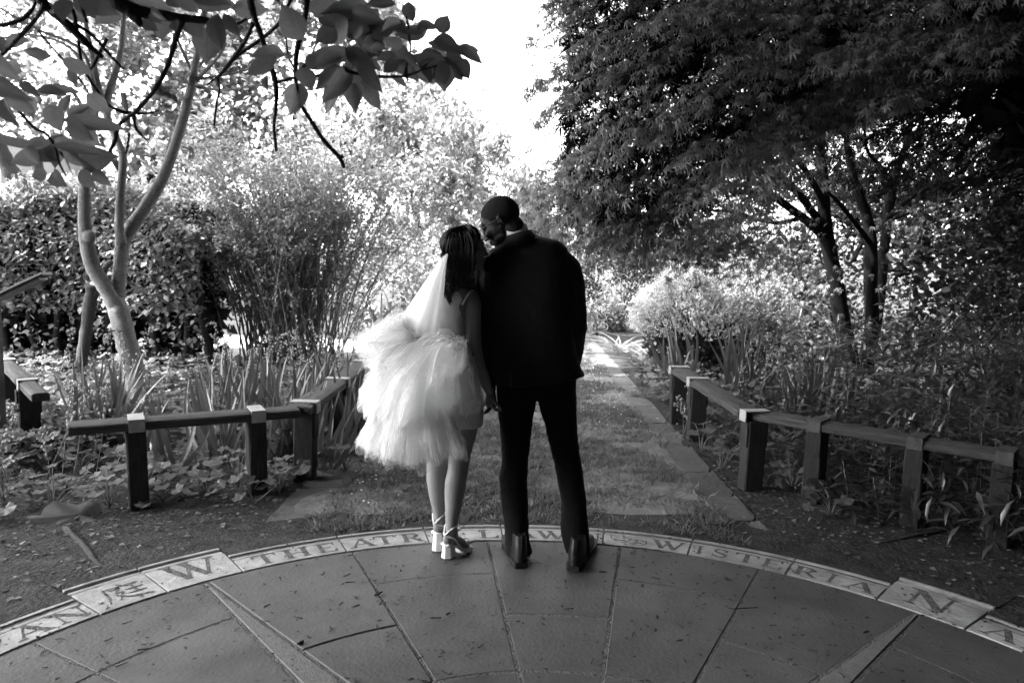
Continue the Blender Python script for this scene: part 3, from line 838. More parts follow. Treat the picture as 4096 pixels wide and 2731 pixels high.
CL = [((-0.509,1.87,2.041),(-0.549,1.87,2.109),0.061),((-0.558,1.87,2.013),(-0.645,1.87,2.012),0.037),((-0.555,1.87,1.989),(-0.627,1.87,1.949),0.041),((-0.595,1.87,1.961),(-0.61,1.87,1.926),0.022),((-0.415,1.87,2.106),(-0.483,1.87,2.061),0.067),((-0.367,1.87,2.146),(-0.482,1.87,2.122),0.048),((-0.298,1.87,2.145),(-0.372,1.87,2.142),0.035),((-0.288,1.87,2.118),(-0.364,1.87,2.122),0.03),((-0.402,1.87,2.12),(-0.326,1.87,2.084),0.042),((-0.363,1.87,2.08),(-0.434,1.87,2.089),0.035),((-0.434,1.87,2.071),(-0.48,1.87,2.04),0.052),((-0.368,1.87,2.073),(-0.39,1.87,2.044),0.035),((-0.308,1.87,2.107),(-0.272,1.87,2.075),0.034),((-0.265,1.87,2.138),(-0.259,1.87,2.095),0.036),((-0.272,1.87,2.161),(-0.275,1.87,2.134),0.031),((-0.255,1.87,2.103),(-0.199,1.87,2.1),0.027),((-0.195,1.87,2.077),(-0.174,1.87,2.118),0.041),((-0.217,1.87,2.086),(-0.257,1.87,2.082),0.02),((-0.224,1.87,2.056),(-0.116,1.87,2.047),0.029),((-0.135,1.87,2.038),(-0.092,1.87,2.034),0.012),((-0.142,1.87,2.032),(-0.085,1.87,1.986),0.03),((-0.198,1.87,2.044),(-0.132,1.87,2.015),0.041),((-0.17,1.87,2.013),(-0.127,1.87,1.991),0.027),((-0.173,1.87,2.013),(-0.135,1.87,1.982),0.024),((-0.189,1.87,2.001),(-0.176,1.87,1.954),0.04),((-0.2,1.87,2.004),(-0.232,1.87,1.983),0.023),((-0.177,1.87,2.011),(-0.273,1.87,2.016),0.034),((-0.27,1.87,2.016),(-0.24,1.87,1.992),0.027),((-0.289,1.87,2.008),(-0.331,1.87,1.982),0.031),((-0.296,1.87,2.02),(-0.381,1.87,2.041),0.034),((-0.345,1.87,2.071),(-0.309,1.87,2.045),0.036),((-0.273,1.87,2.073),(-0.307,1.87,2.045),0.03),((-0.275,1.87,2.034),(-0.311,1.87,2.037),0.029),((-0.261,1.87,2.054),(-0.223,1.87,2.052),0.018),((-0.4,1.87,2.022),(-0.499,1.87,2.015),0.041),((-0.418,1.87,2.006),(-0.48,1.87,1.975),0.041),((-0.414,1.87,2.03),(-0.339,1.87,1.982),0.041),((-0.396,1.87,1.977),(-0.456,1.87,1.895),0.049),((-0.414,1.87,1.974),(-0.483,1.87,1.926),0.031),((-0.396,1.87,1.953),(-0.381,1.87,1.883),0.047),((-0.385,1.87,1.976),(-0.344,1.87,1.902),0.041),((-0.378,1.87,1.98),(-0.313,1.87,1.932),0.038),((-0.513,1.87,1.978),(-0.48,1.87,1.921),0.045),((-0.541,1.87,2.01),(-0.518,1.87,1.965),0.031),((-0.491,1.87,2.004),(-0.478,1.87,1.97),0.027),((-0.338,1.87,2.014),(-0.304,1.87,2.013),0.023),((-0.316,1.87,1.99),(-0.276,1.87,1.96),0.022),((-0.277,1.87,2.005),(-0.276,1.87,1.974),0.015),((-0.462,1.87,2.086),(-0.42,1.87,2.059),0.033),((-0.342,1.87,2.109),(-0.31,1.87,2.09),0.026),((-0.359,1.87,2.03),(-0.327,1.87,2.007),0.026),((-0.238,1.87,2.041),(-0.199,1.87,2.028),0.022),((-0.217,1.87,2.075),(-0.245,1.87,2.064),0.018),((-0.541,1.87,1.998),(-0.555,1.87,2.032),0.026),((-1.189,1.83,2.007),(-1.138,1.83,1.97),0.04),((-1.229,1.83,1.98),(-1.14,1.83,1.923),0.042),((-1.073,1.83,1.979),(-1.149,1.83,1.992),0.027),((-1.078,1.83,1.979),(-1.092,1.83,1.931),0.033),((-1.058,1.83,1.975),(-1.005,1.83,1.95),0.033),((-1.209,1.83,1.911),(-1.109,1.83,1.88),0.043),((-1.141,1.83,1.917),(-1.089,1.83,1.884),0.023),((-1.108,1.83,1.901),(-1.042,1.83,1.902),0.027),((-1.102,1.83,1.914),(-1.031,1.83,1.909),0.019),((-1.207,1.83,1.888),(-1.153,1.83,1.821),0.04),((-1.148,1.83,1.879),(-1.097,1.83,1.845),0.033),((-1.077,1.83,1.85),(-1.029,1.83,1.892),0.029),((-1.073,1.83,1.843),(-0.933,1.83,1.829),0.038),((-1.041,1.83,1.854),(-1.015,1.83,1.89),0.026),((-1.016,1.83,1.903),(-0.973,1.83,1.865),0.038),((-1.107,1.83,1.789),(-1.194,1.83,1.774),0.035),((-1.111,1.83,1.783),(-1.163,1.83,1.779),0.02),((-1.109,1.83,1.801),(-1.058,1.83,1.773),0.038),((-1.056,1.83,1.83),(-1.008,1.83,1.788),0.051),((-1.018,1.83,1.835),(-0.967,1.83,1.786),0.044),((-1.055,1.83,1.775),(-0.935,1.83,1.757),0.026),((-1.034,1.83,1.769),(-0.999,1.83,1.729),0.027),((-1.097,1.83,1.777),(-1.121,1.83,1.724),0.038),((-1.148,1.83,1.776),(-1.115,1.83,1.74),0.029),((-1.077,1.83,1.714),(-1.11,1.83,1.705),0.033),((-1.068,1.83,1.716),(-1.029,1.83,1.684),0.038),((-1.037,1.83,1.727),(-1.0,1.83,1.684),0.038),((-1.014,1.83,1.727),(-0.971,1.83,1.698),0.03),((-1.055,1.83,1.757),(-1.031,1.83,1.714),0.025),((-0.976,1.83,2.116),(-0.907,1.83,2.066),0.06),((-0.91,1.83,2.125),(-0.808,1.83,2.104),0.04),((-0.775,1.83,2.132),(-0.733,1.83,2.088),0.054),((-0.733,1.83,2.11),(-0.632,1.83,2.079),0.042),((-0.673,1.83,2.07),(-0.687,1.83,1.997),0.046),((-0.661,1.83,2.072),(-0.639,1.83,2.028),0.03),((-0.769,1.83,2.069),(-0.727,1.83,2.032),0.04),((-0.787,1.83,2.06),(-0.766,1.83,2.03),0.025),((-0.825,1.83,2.071),(-0.783,1.83,2.047),0.03),((-1.008,1.83,2.111),(-0.959,1.83,2.059),0.042),((-1.086,1.83,2.093),(-1.056,1.83,2.08),0.023),((-1.032,1.83,2.101),(-1.01,1.83,2.04),0.042),((-1.101,1.83,2.123),(-1.059,1.83,2.1),0.025),((-0.906,1.83,2.082),(-0.859,1.83,2.062),0.03),((-0.869,1.83,2.087),(-0.817,1.83,2.066),0.03),((-1.229,1.83,2.052),(-1.212,1.83,2.003),0.025),((-0.806,1.83,2.131),(-0.768,1.83,2.095),0.04),((-1.021,1.83,2.128),(-0.973,1.83,2.1),0.043),((-1.132,1.83,2.125),(-1.098,1.83,2.096),0.029),((-0.709,1.83,2.13),(-0.661,1.83,2.105),0.036),((-1.168,1.83,2.004),(-1.215,1.83,1.972),0.033)]
for i, (b, t, w) in enumerate(CL):
    dy = random.uniform(-.10, .06)
    b2 = Vector(b) + Vector((0, dy, 0)); t2 = Vector(t) + Vector((0, dy + random.uniform(-.05, .05), 0))
    place(LEAFS[i % 4], 'leaf', cherry, b2, t2, w * 1.02, (random.uniform(-.35, .35), -1, random.uniform(-.25, .6)))
EX = [(-0.438,1.95,2.131),(-0.408,1.95,2.153),(-0.357,1.95,2.154),(-0.342,1.95,2.123),(-0.393,1.95,2.121),(-0.467,1.95,2.151),(-0.312,1.95,2.106),(-0.349,1.95,2.083),(-0.304,1.95,2.074),(-0.255,1.95,2.039),(-0.222,1.95,2.062),(-0.192,1.95,2.045),(-0.238,1.95,2.094),(-0.371,1.95,2.058),(-0.385,1.95,2.021),(-0.415,1.95,2.024),(-0.467,1.95,2.023),(-0.49,1.95,2.004),(-0.534,1.95,2.014),(-0.549,1.95,1.97),(-0.445,1.95,1.973),(-0.273,1.95,2.014),(-0.162,1.95,2.038),(-0.326,1.95,2.019),(-0.787,1.9,2.133),(-0.837,1.9,2.125),(-0.88,1.9,2.138),(-0.916,1.9,2.147),(-0.967,1.9,2.135),(-0.729,1.9,2.128),(-0.7,1.9,2.129),(-0.679,1.9,2.109),(-0.759,1.9,2.082),(-1.032,1.9,2.109),(-1.097,1.9,2.125),(-1.069,1.9,2.087),(-1.215,1.9,1.968),(-1.24,1.9,1.989),(-1.153,1.9,1.892),(-1.17,1.9,1.92),(-1.123,1.9,1.822),(-1.087,1.9,1.808),(-1.11,1.9,1.775),(-1.042,1.9,1.824),(-1.027,1.9,1.853),(-1.071,1.9,1.838),(-1.169,1.9,1.777),(-1.126,1.9,1.742),(-1.081,1.9,1.755),(-1.166,1.9,1.849),(-1.2,1.9,1.912),(-1.228,1.9,1.94),(-1.04,1.9,1.895),(-1.02,1.9,1.825),(-1.26,1.9,2.03),(-1.232,1.9,1.999)]
for i, b in enumerate(EX):
    if i > 24 and i % 2: continue
    a = random.uniform(-2.7, -.4) if i % 3 else random.uniform(-.5, .3)
    L = random.uniform(.075, .115)
    t = Vector(b) + Vector((math.cos(a) * random.choice((-1, 1, 1)) * L, random.uniform(-.04, .04), math.sin(a) * L * .8))
    place(LEAFS[i % 4], 'leaf', cherry, b, t, L * random.uniform(.5, .66), (random.uniform(-.4, .4), -1, random.uniform(-.3, .8)))
# the rest of the crown, above and behind the picture: it is what shades the pavement
def slab_points(n, x0, x1, y0, y1, base, thick):
    x = rng.uniform(x0, x1, n); y = rng.uniform(y0, y1, n)
    z = base + .37 * np.maximum(y, 0) + .5 * np.maximum(-x - 2.2, 0) + rng.random(n) * thick + .35 * np.sin(x * 1.3) * np.sin(y * 1.1)
    return np.stack([x, y, z], -1)
p = np.vstack([slab_points(70000, -10.5, 2.4, -5.0, 5.8, 2.75, 2.8)])
gap = np.sin(p[:, 0] * 1.9 + 1.0) * np.sin(p[:, 1] * 1.7) + .5 * np.sin(p[:, 0] * 4.1) * np.sin(p[:, 1] * 3.7)
p = p[gap > -2]
me = scatter('crown', KITE, p, rand_unit(len(p)) - .3 * UP, UP + .7 * rand_unit(len(p)), .25 * rng.uniform(.7, 1.2, len(p)), 1.2)
keep(put('crown', me, 'crown_leaf', None, kind='stuff'), cherry)

# ------------------------------------------------------------------ smooth-barked tree at left with a forked pale trunk
mag = empty('pale_tree', (-3.42, 7.0, 0), 'smooth pale barked tree with a forked leaning trunk behind the left rail', 'tree')
limbs(mag, 'pale_bark', [([(-3.297,7.0,-0.089),(-3.409,7.008,0.061),(-3.543,7.017,0.286),(-3.598,7.025,0.511),(-3.653,7.033,0.736),(-3.7,7.042,0.931),(-3.735,7.05,1.019)],[0.161,0.144,0.109,0.097,0.092,0.089,0.085]),([(-3.7,7.04,0.919),(-3.787,7.01,1.122),(-3.878,6.98,1.301),(-3.911,6.95,1.48),(-3.918,6.92,1.696),(-3.896,6.89,1.968),(-3.859,6.86,2.197),(-3.797,6.83,2.461),(-3.709,6.8,2.758)],[0.078,0.071,0.068,0.063,0.056,0.05,0.045,0.039,0.031]),([(-3.734,7.06,0.953),(-3.719,7.091,1.161),(-3.708,7.123,1.385),(-3.699,7.154,1.549),(-3.637,7.186,1.694),(-3.515,7.217,1.89),(-3.358,7.249,2.165),(-3.259,7.28,2.442),(-3.175,7.311,2.731),(-3.118,7.343,2.979),(-3.082,7.374,3.207),(-3.054,7.406,3.415),(-3.012,7.437,3.702),(-2.969,7.469,4.03),(-2.893,7.5,4.396)],[0.074,0.064,0.059,0.063,0.063,0.057,0.052,0.048,0.045,0.041,0.037,0.032,0.028,0.024,0.017]),([(-3.653,7.05,1.54),(-3.681,7.067,1.709),(-3.668,7.083,2.029),(-3.644,7.1,2.309),(-3.68,7.117,2.448),(-3.765,7.133,2.617),(-3.864,7.15,2.918),(-3.927,7.167,3.211),(-3.99,7.183,3.522),(-4.027,7.2,3.87)],[0.048,0.039,0.038,0.035,0.033,0.032,0.029,0.025,0.021,0.016]),([(-3.803,7.15,2.697),(-3.824,7.192,2.861),(-3.801,7.233,3.016),(-3.76,7.275,3.203),(-3.734,7.317,3.431),(-3.732,7.358,3.658),(-3.717,7.4,4.063)],[0.031,0.038,0.035,0.03,0.026,0.023,0.017]),([(-3.095,7.4,3.092),(-2.97,7.333,3.18),(-2.819,7.267,3.299),(-2.711,7.2,3.409)],[0.023,0.017,0.014,0.01]),([(-3.098,7.4,3.14),(-3.186,7.367,3.361),(-3.23,7.333,3.509),(-3.271,7.3,3.732)],[0.019,0.014,0.011,0.009]),([(-3.075,7.4,3.053),(-2.845,7.32,3.014),(-2.651,7.24,3.011),(-2.38,7.16,3.037),(-2.036,7.08,2.987),(-1.777,7.0,2.993)],[0.014,0.012,0.011,0.01,0.008,0.005]),([(-3.061,7.4,3.125),(-2.816,7.467,3.188),(-2.629,7.533,3.257),(-2.354,7.6,3.363)],[0.012,0.01,0.009,0.005]),([(-3.072,7.4,3.213),(-2.97,7.55,3.455),(-2.897,7.7,3.702)],[0.016,0.012,0.009]),([(-3.763,6.9,2.776),(-3.815,6.8,3.198),(-4.126,6.7,3.343),(-4.387,6.6,3.483)],[0.019,0.016,0.012,0.007]),([(-3.856,7.1,2.947),(-4.12,7.133,3.313),(-4.535,7.167,3.425),(-4.922,7.2,3.346)],[0.016,0.014,0.01,0.007]),([(-3.49,7.5,2.236),(-3.366,7.5,2.655),(-3.297,7.5,2.904),(-3.216,7.5,3.111)],[0.007,0.006,0.005,0.003])], 'trunk', 12, .05)
# knots and scars
for q, r in [((-3.879,6.9,1.607),0.062),((-3.567,7.02,1.742),0.03)]:
    MB().ellip(q, (r, r * .7, r)).build('knot', 'pale_bark', mag)
def above(p): return (p[:, 2] > 2.0 + .37 * np.maximum(p[:, 1], 0))
p = rng.normal(size=(15000, 3)) * (2.2, 1.7, 1.5) + (-3.9, 6.9, 6.9)
p = p[above(p) & ((p[:, 1] < 7.7 + .25 * rng.normal(size=len(p))) | ((p[:, 0] < -2.9) & (p[:, 1] < 9.6)))]  # crown above view, shaped to shade the lawn but not the mound
me = scatter('crown', KITE, p, rand_unit(len(p)) - .4 * UP, UP + .6 * rand_unit(len(p)), .30 * rng.uniform(.7, 1.2, len(p)), 1.2)
keep(put('crown', me, 'crown_leaf', None, kind='stuff'), mag)
for x, y, s in ((1085,250,90),(1090,640,80),(1240,545,60),(1160,600,70),(1130,655,60),(940,445,60),(985,815,50),(990,905,50),(1480,10,80),(1200,690,60),(970,470,50)):
    pass
SPR = [((-3.383,7.3,3.474),0.146),((-3.361,7.3,2.949),0.129),((-3.147,7.3,3.084),0.095),((-3.259,7.3,3.114),0.103),((-3.305,7.3,2.93),0.112),((-3.564,7.3,3.207),0.095),((-3.514,7.3,2.705),0.086),((-3.51,7.3,2.582),0.086),((-2.497,7.3,3.804),0.129),((-2.248,7.3,3.811),0.112),((-1.958,7.3,3.767),0.129),((-2.222,7.3,3.52),0.095),((-3.208,7.3,2.885),0.095),((-3.332,7.3,2.99),0.103)]
ml = unit_leaf('young_leaf', 'tree_leaf', cherry_prof, 6, .2, .2, .0, .0)
for c, s in SPR:
    for k in range(5):
        a = k * 1.26 + random.random()
        d = Vector((math.cos(a), -.3, .35 + .7 * math.sin(a)))
        place(ml, 'leaf', mag, c, Vector(c) + d * s, s * .5, (random.uniform(-.5, .5), -1, .4))

# dead leaning stump beside it
stump = empty('dead_stump', (-3.95, 8.0, 0), 'dead broken stump leaning behind the pale forked trunk', 'stump')
limbs(stump, 'dead_bark', [([(-4.66,8.0,0.079),(-4.603,8.0,0.351),(-4.545,8.0,0.658),(-4.498,8.0,0.939),(-4.474,8.0,1.101)],[0.07,0.06,0.06,0.07,0.06]),([(-4.475,8.0,0.939),(-4.388,8.017,1.173),(-4.337,8.033,1.303),(-4.279,8.05,1.36)],[0.04,0.036,0.034,0.03])], 'trunk', 9, .14)

# ------------------------------------------------------------------ Japanese maple at right
maple = empty('maple_tree', (4.95, 10.7, 0), 'dark multi stemmed maple with drooping lobed leaves filling the upper right', 'tree')
limbs(maple, 'maple_bark', [([(4.882,10.6,-0.048),(4.743,10.56,0.378),(4.608,10.52,0.778),(4.465,10.48,1.293),(4.348,10.44,1.649),(4.233,10.4,2.001),(4.176,10.36,2.29),(4.116,10.32,2.633),(4.03,10.28,3.083),(3.946,10.24,3.525),(3.9,10.2,4.07)],[0.128,0.116,0.112,0.108,0.1,0.096,0.084,0.076,0.06,0.048,0.024]),([(4.286,10.45,1.885),(3.924,10.142,2.07),(3.616,9.833,2.187),(3.218,9.525,2.347),(2.927,9.217,2.367),(2.55,8.908,2.357),(2.212,8.6,2.419)],[0.072,0.06,0.056,0.044,0.036,0.028,0.016]),([(4.192,10.4,2.058),(3.73,9.867,2.331),(3.328,9.333,2.493),(2.93,8.8,2.556),(2.49,8.267,2.557),(2.014,7.733,2.633),(1.505,7.2,2.628)],[0.056,0.048,0.044,0.036,0.029,0.022,0.012]),([(4.153,10.3,2.344),(3.757,9.725,2.567),(3.318,9.15,2.781),(2.956,8.575,2.818),(2.481,8.0,2.814)],[0.048,0.04,0.034,0.027,0.016]),([(3.701,9.9,2.138),(3.294,9.525,2.043),(2.901,9.15,2.053),(2.527,8.775,2.109),(2.082,8.4,2.105)],[0.03,0.026,0.022,0.019,0.011]),([(5.071,10.7,-0.058),(5.093,10.678,0.374),(5.095,10.656,0.75),(5.019,10.633,1.303),(4.963,10.611,1.848),(4.874,10.589,2.204),(4.737,10.567,2.496),(4.602,10.544,2.785),(4.482,10.522,3.187),(4.397,10.5,3.756)],[0.12,0.108,0.1,0.096,0.088,0.072,0.064,0.056,0.04,0.024]),([(5.186,10.85,0.227),(5.253,10.869,0.735),(5.282,10.887,1.238),(5.299,10.906,1.738),(5.329,10.925,2.357),(5.368,10.944,2.726),(5.45,10.963,3.035),(5.537,10.981,3.343),(5.596,11.0,3.829)],[0.088,0.084,0.08,0.072,0.068,0.06,0.048,0.04,0.024]),([(4.958,10.6,1.848),(4.607,10.267,2.065),(4.209,9.933,2.322),(3.891,9.6,2.452)],[0.04,0.032,0.028,0.02]),([(5.315,10.9,2.232),(5.469,10.533,2.515),(5.666,10.167,2.663),(5.955,9.8,2.692)],[0.036,0.029,0.024,0.016]),([(5.401,11.0,2.671),(5.097,10.833,2.949),(4.819,10.667,3.158),(4.676,10.5,3.593)],[0.04,0.032,0.024,0.016]),([(5.003,11.2,1.602),(5.156,11.3,1.863),(5.689,11.4,2.267),(6.185,11.5,2.415)],[0.036,0.032,0.024,0.016]),([(3.995,10.2,3.127),(3.449,9.3,3.188),(2.772,8.4,3.204),(2.092,7.5,3.099),(1.432,6.6,2.938)],[0.04,0.036,0.029,0.021,0.011]),([(3.942,10.2,3.517),(3.04,9.0,3.763),(2.097,7.8,3.706),(1.254,6.6,3.502)],[0.032,0.027,0.021,0.011])], 'trunk', 11, .03)
MC, MR = np.array((4.9, 9.6, 3.4)), np.array((4.75, 4.5, 3.7))
def maple_floor(p):
    x = p[:, 0]; y = p[:, 1]
    f = np.interp(x, (0, .6, 1.6, 2.0, 2.6, 3.4, 5.0, 9.5), (1.45, 1.62, 1.7, 2.15, 2.7, 3.05, 3.15, 2.6))
    return np.where(y > 9.5, np.minimum(f, 2.35), f)
ns = 430
u = rand_unit(ns * 4)
u = u[(u[:, 2] > -.55)]
w = (-u[:, 0] * .8 - u[:, 1] * .9 + .2) + rng.random(len(u)) * .9
u = u[np.argsort(-w)][:ns]
so = MC + u * MR * rng.uniform(.74, 1.0, (ns, 1))
ne = 300
ex = np.stack([.35 + 3.6 * rng.random(ne) ** 1.2, rng.uniform(5.7, 8.4, ne), rng.uniform(1.75, 4.4, ne)], -1)
so = np.vstack([so, ex]); u = np.vstack([u, nrm(ex - MC)]); ns += ne
fl = maple_floor(so)
so[:, 2] = np.maximum(so[:, 2], fl + rng.random(ns) * .5)
hor = nrm(np.stack([u[:, 0], u[:, 1], 0 * u[:, 0]], -1) + np.array((-.35, -.1, 0)))
PP, DD, NN = [], [], []
for i in range(ns):
    k = rng.integers(55, 85)
    L = rng.uniform(.7, 1.25)
    t = rng.random(k) ** .7
    side = rng.normal(0, .22, k) * (1 - .45 * t)
    ax = hor[i]; sd = np.array((-ax[1], ax[0], 0))
    z = -.42 * L * t * t - .35 * np.abs(side) + rng.normal(0, .03, k) + .16
    q = so[i] + ax * (t * L - L * .6)[:, None] + sd * side[:, None] + UP * z[:, None]
    PP.append(q)
    DD.append(nrm(ax * .75 + sd * np.sign(side)[:, None] * .35 - UP * .55 + rng.normal(0, .35, (k, 3))))
    NN.append(nrm(UP * .8 + ax * .55 + rng.normal(0, .3, (k, 3))))
PP, DD, NN = np.vstack(PP), np.vstack(DD), np.vstack(NN)
def cut(p): return p[:, 0] > np.interp(p[:, 1], (8.2, 9.6, 14), (0, 3.3, 4.4))
ok = (PP[:, 2] > maple_floor(PP) - .1) & (PP[:, 1] > 4.9) & (PP[:, 0] > .05) & cut(PP)
PP, DD, NN = PP[ok], DD[ok], NN[ok]
SZ = .070 * rng.uniform(.7, 1.25, len(PP))
dist = np.linalg.norm(PP - (0, 0, 1.56), axis=1)
ux = PP[:, 0] / PP[:, 1]; uz = (PP[:, 2] - 1.56) / PP[:, 1]
inview = (ux < .62) & (uz < .30)
order = np.argsort(np.where(inview, dist, 99))[:300]
rest = np.ones(len(PP), bool); rest[order] = False
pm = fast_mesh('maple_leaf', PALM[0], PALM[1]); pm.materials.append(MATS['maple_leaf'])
X_, Y_, N_ = frames(DD, NN)
for i in order:
    s = SZ[i]; x, y, n_, q = X_[i] * s, Y_[i] * s, N_[i] * s, PP[i]
    o = bpy.data.objects.new('leaf', pm); COL.objects.link(o)
    o.parent = maple; o.matrix_parent_inverse = Matrix.Translation(-Vector(maple.location))
    o.matrix_basis = Matrix(((x[0], y[0], n_[0], q[0]), (x[1], y[1], n_[1], q[1]), (x[2], y[2], n_[2], q[2]), (0, 0, 0, 1)))
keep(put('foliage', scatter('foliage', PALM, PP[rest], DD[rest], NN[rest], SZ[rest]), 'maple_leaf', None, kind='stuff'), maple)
# inner and far side leaves, coloured near-black for the crown's interior shade
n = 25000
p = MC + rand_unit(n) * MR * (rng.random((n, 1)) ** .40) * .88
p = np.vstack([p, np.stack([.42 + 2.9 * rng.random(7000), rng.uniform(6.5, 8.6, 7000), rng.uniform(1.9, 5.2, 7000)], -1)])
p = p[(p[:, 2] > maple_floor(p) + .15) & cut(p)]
keep(put('inner_foliage', scatter('inner_foliage', PALM, p, rand_unit(len(p)) - .6 * UP, UP + .6 * rand_unit(len(p)), .125 * rng.uniform(.7, 1.2, len(p))), 'maple_leaf_shaded', None, kind='stuff'), maple)
# a low spray of leaves hanging in front of the rounded bush and beside the trunk
q = []
for cx, cy, cz, n in [(2.221,8.3,1.737,420),(1.971,8.2,1.541,260),(1.71,7.9,1.671,260),(1.192,7.5,1.696,260),(0.681,7.1,1.676,180),(2.724,8.8,1.507,200),(2.575,8.4,1.891,300),(2.769,9.2,1.079,130),(3.233,9.6,0.902,110),(0.894,7.2,1.745,160),(0.46,6.9,1.784,160),(1.427,7.4,1.764,170),(3.854,10.0,1.35,110),(5.673,10.6,1.989,200),(5.889,10.0,2.318,240)]:
    q.append(rng.normal(size=(n, 3)) * (.42, .4, .11) + (cx, cy, cz))
p = np.vstack(q)
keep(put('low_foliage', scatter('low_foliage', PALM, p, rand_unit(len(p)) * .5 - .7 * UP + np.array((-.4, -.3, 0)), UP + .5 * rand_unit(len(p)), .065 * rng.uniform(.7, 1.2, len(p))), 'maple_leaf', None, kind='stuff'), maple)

# ------------------------------------------------------------------ yew at the right edge, dark needle sprays
yew = empty('yew_tree', (7.2, 5.6, 0), 'almost black needle leaved conifer filling the top right corner', 'tree')
limbs(yew, 'dark_bark', [([(7.2, 5.6, 0), (7.1, 5.6, 2), (7.0, 5.5, 5), (6.9, 5.5, 8)], [.3, .24, .18, .08]), ([(7.1, 5.6, 3), (5.6, 5.7, 3.4), (4.2, 6.0, 3.2)], [.1, .07, .03]), ([(7.0, 5.5, 4.2), (5.4, 5.2, 4.4), (3.9, 5.0, 3.9)], [.1, .06, .03])], 'trunk', 9)
ns = 420
so = np.array((5.6, 6.4, 4.3)) + rand_unit(ns) * (2.9, 1.7, 2.6) * rng.uniform(.6, 1, (ns, 1))
PP, DD, NN = [], [], []
for i in range(ns):
    k = 110; ax = nrm(np.array((so[i][0] - 7, so[i][1] - 5.6, 0)) + rng.normal(0, .5, 3) * (1, 1, 0)); L = rng.uniform(.5, .9)
    t = rng.random(k); sg = np.where(rng.random(k) < .5, -1, 1); sd = np.array((-ax[1], ax[0], 0))
    br = np.floor(t * 7) / 7
    off = rng.random(k) * .2 * (1 - br * .6)
    q = so[i] + ax * (t * L)[:, None] + sd * (sg * off)[:, None] - UP * (.4 * t * t + off * .4)[:, None]
    PP.append(q); DD.append(nrm(ax * .6 + sd * sg[:, None] * .8 - UP * .3 + rng.normal(0, .3, (k, 3)))); NN.append(nrm(UP + rng.normal(0, .4, (k, 3))))
p, d, n_ = np.vstack(PP), np.vstack(DD), np.vstack(NN)
ok = (p[:, 2] > np.interp(p[:, 0], (2.4, 3.6, 4.6, 6), (2.75, 2.2, 1.7, 1.2))) & (p[:, 0] > 2.3)
keep(put('foliage', scatter('foliage', KITE, p[ok], d[ok], n_[ok], .085, .45), 'yew_leaf', None, kind='stuff'), yew)
n = 9000
p = np.array((6.0, 6.2, 4.6)) + rand_unit(n) * (2.8, 1.8, 2.8) * (rng.random((n, 1)) ** .5)
p = np.vstack([p[(p[:, 2] > 2.2) & (p[:, 0] > 3.4)], np.stack([rng.uniform(5.2, 7.5, 12000), rng.uniform(-2.5, 6.7, 12000), rng.uniform(.1, 4.8, 12000)], -1), np.stack([rng.uniform(1.7, 7.5, 16000), rng.uniform(-4.5, 5.4, 16000), rng.uniform(3.9, 5.2, 16000)], -1)])  # unseen leaf wall and overhead slab added to block light from the right
keep(put('inner_foliage', scatter('inner_foliage', KITE, p, rand_unit(len(p)), rand_unit(len(p)), .28, 1.3), 'yew_leaf', None, kind='stuff'), yew)

# unseen trees added around the camera to block skylight
for x, y, r, lab in ((-8.6, -4.8, 3.4, 'unseen tree added left of the pavement to block skylight'), (-5.5, -8.5, 3.2, 'unseen tree added behind the pavement on the left to block skylight'), (1.2, -9.0, 3.4, 'unseen tree added straight behind the pavement to block skylight'), (6.6, -5.0, 3.6, 'unseen tree added right of the pavement, beside the conifer, to block skylight')):
    t = empty('added_shade_tree', (x, y, 0), lab, 'tree', 'unseen trees added around the pavement for shade')
    limbs(t, 'dark_bark', [([(x, y, 0), (x, y, 2), (x + .2, y, 4)], [.3, .24, .15])], 'trunk', 8)
    n = 17000
    p = np.array((x, y, 3.6)) + rand_unit(n) * (r * 1.25, r * .9, 3.8) * (rng.random((n, 1)) ** .35)
    p = p[p[:, 2] > .08]
    keep(put('crown', scatter('crown', KITE, p, rand_unit(len(p)), rand_unit(len(p)), .32, 1.3), 'yew_leaf', None, kind='stuff'), t)

# ------------------------------------------------------------------ background shrubs and trees
def bush(name, label, cat, loc, mat, tpl, ells, n, size, stems=0, group=None, smat='twig', **kw):
    root = empty(name, loc, label, cat, group)
    if stems:
        b = MB()
        for i in range(stems):
            c, r = ells[i % len(ells)]
            e = np.array(c) + rng.normal(0, .35, 3) * np.array(r)
            s0 = np.array((loc[0] + rng.normal(0, .12), loc[1] + rng.normal(0, .1), 0))
            b.tube([s0, s0 * .5 + e * .5 + rng.normal(0, .08, 3), e], [.03, .02, .008], 5, 3)
        b.build('stems', smat, root)
    foliage('foliage', mat, root, tpl, ells, n, size, **kw)
    return root

bush('rhododendron', 'tall sunlit glossy leaved shrub left of the groom’s head, washed out by light', 'shrub', (-1.6, 14.3, 0), 'rhododendron_leaf', OVATE,
     [((-2.3, 14.6, 2.3), (1.9, 1.4, 2.5)), ((-.75, 14.2, 1.8), (1.15, 1.1, 2.1)), ((.0, 13.9, 1.1), (.75, .9, 1.5)), ((-1.6, 13.4, 1.2), (1.2, .9, 1.3))], 15000, .135, stems=14, width=.62, lumps=170, lump=.16, inner=.8, droop=.0, flat=.7)
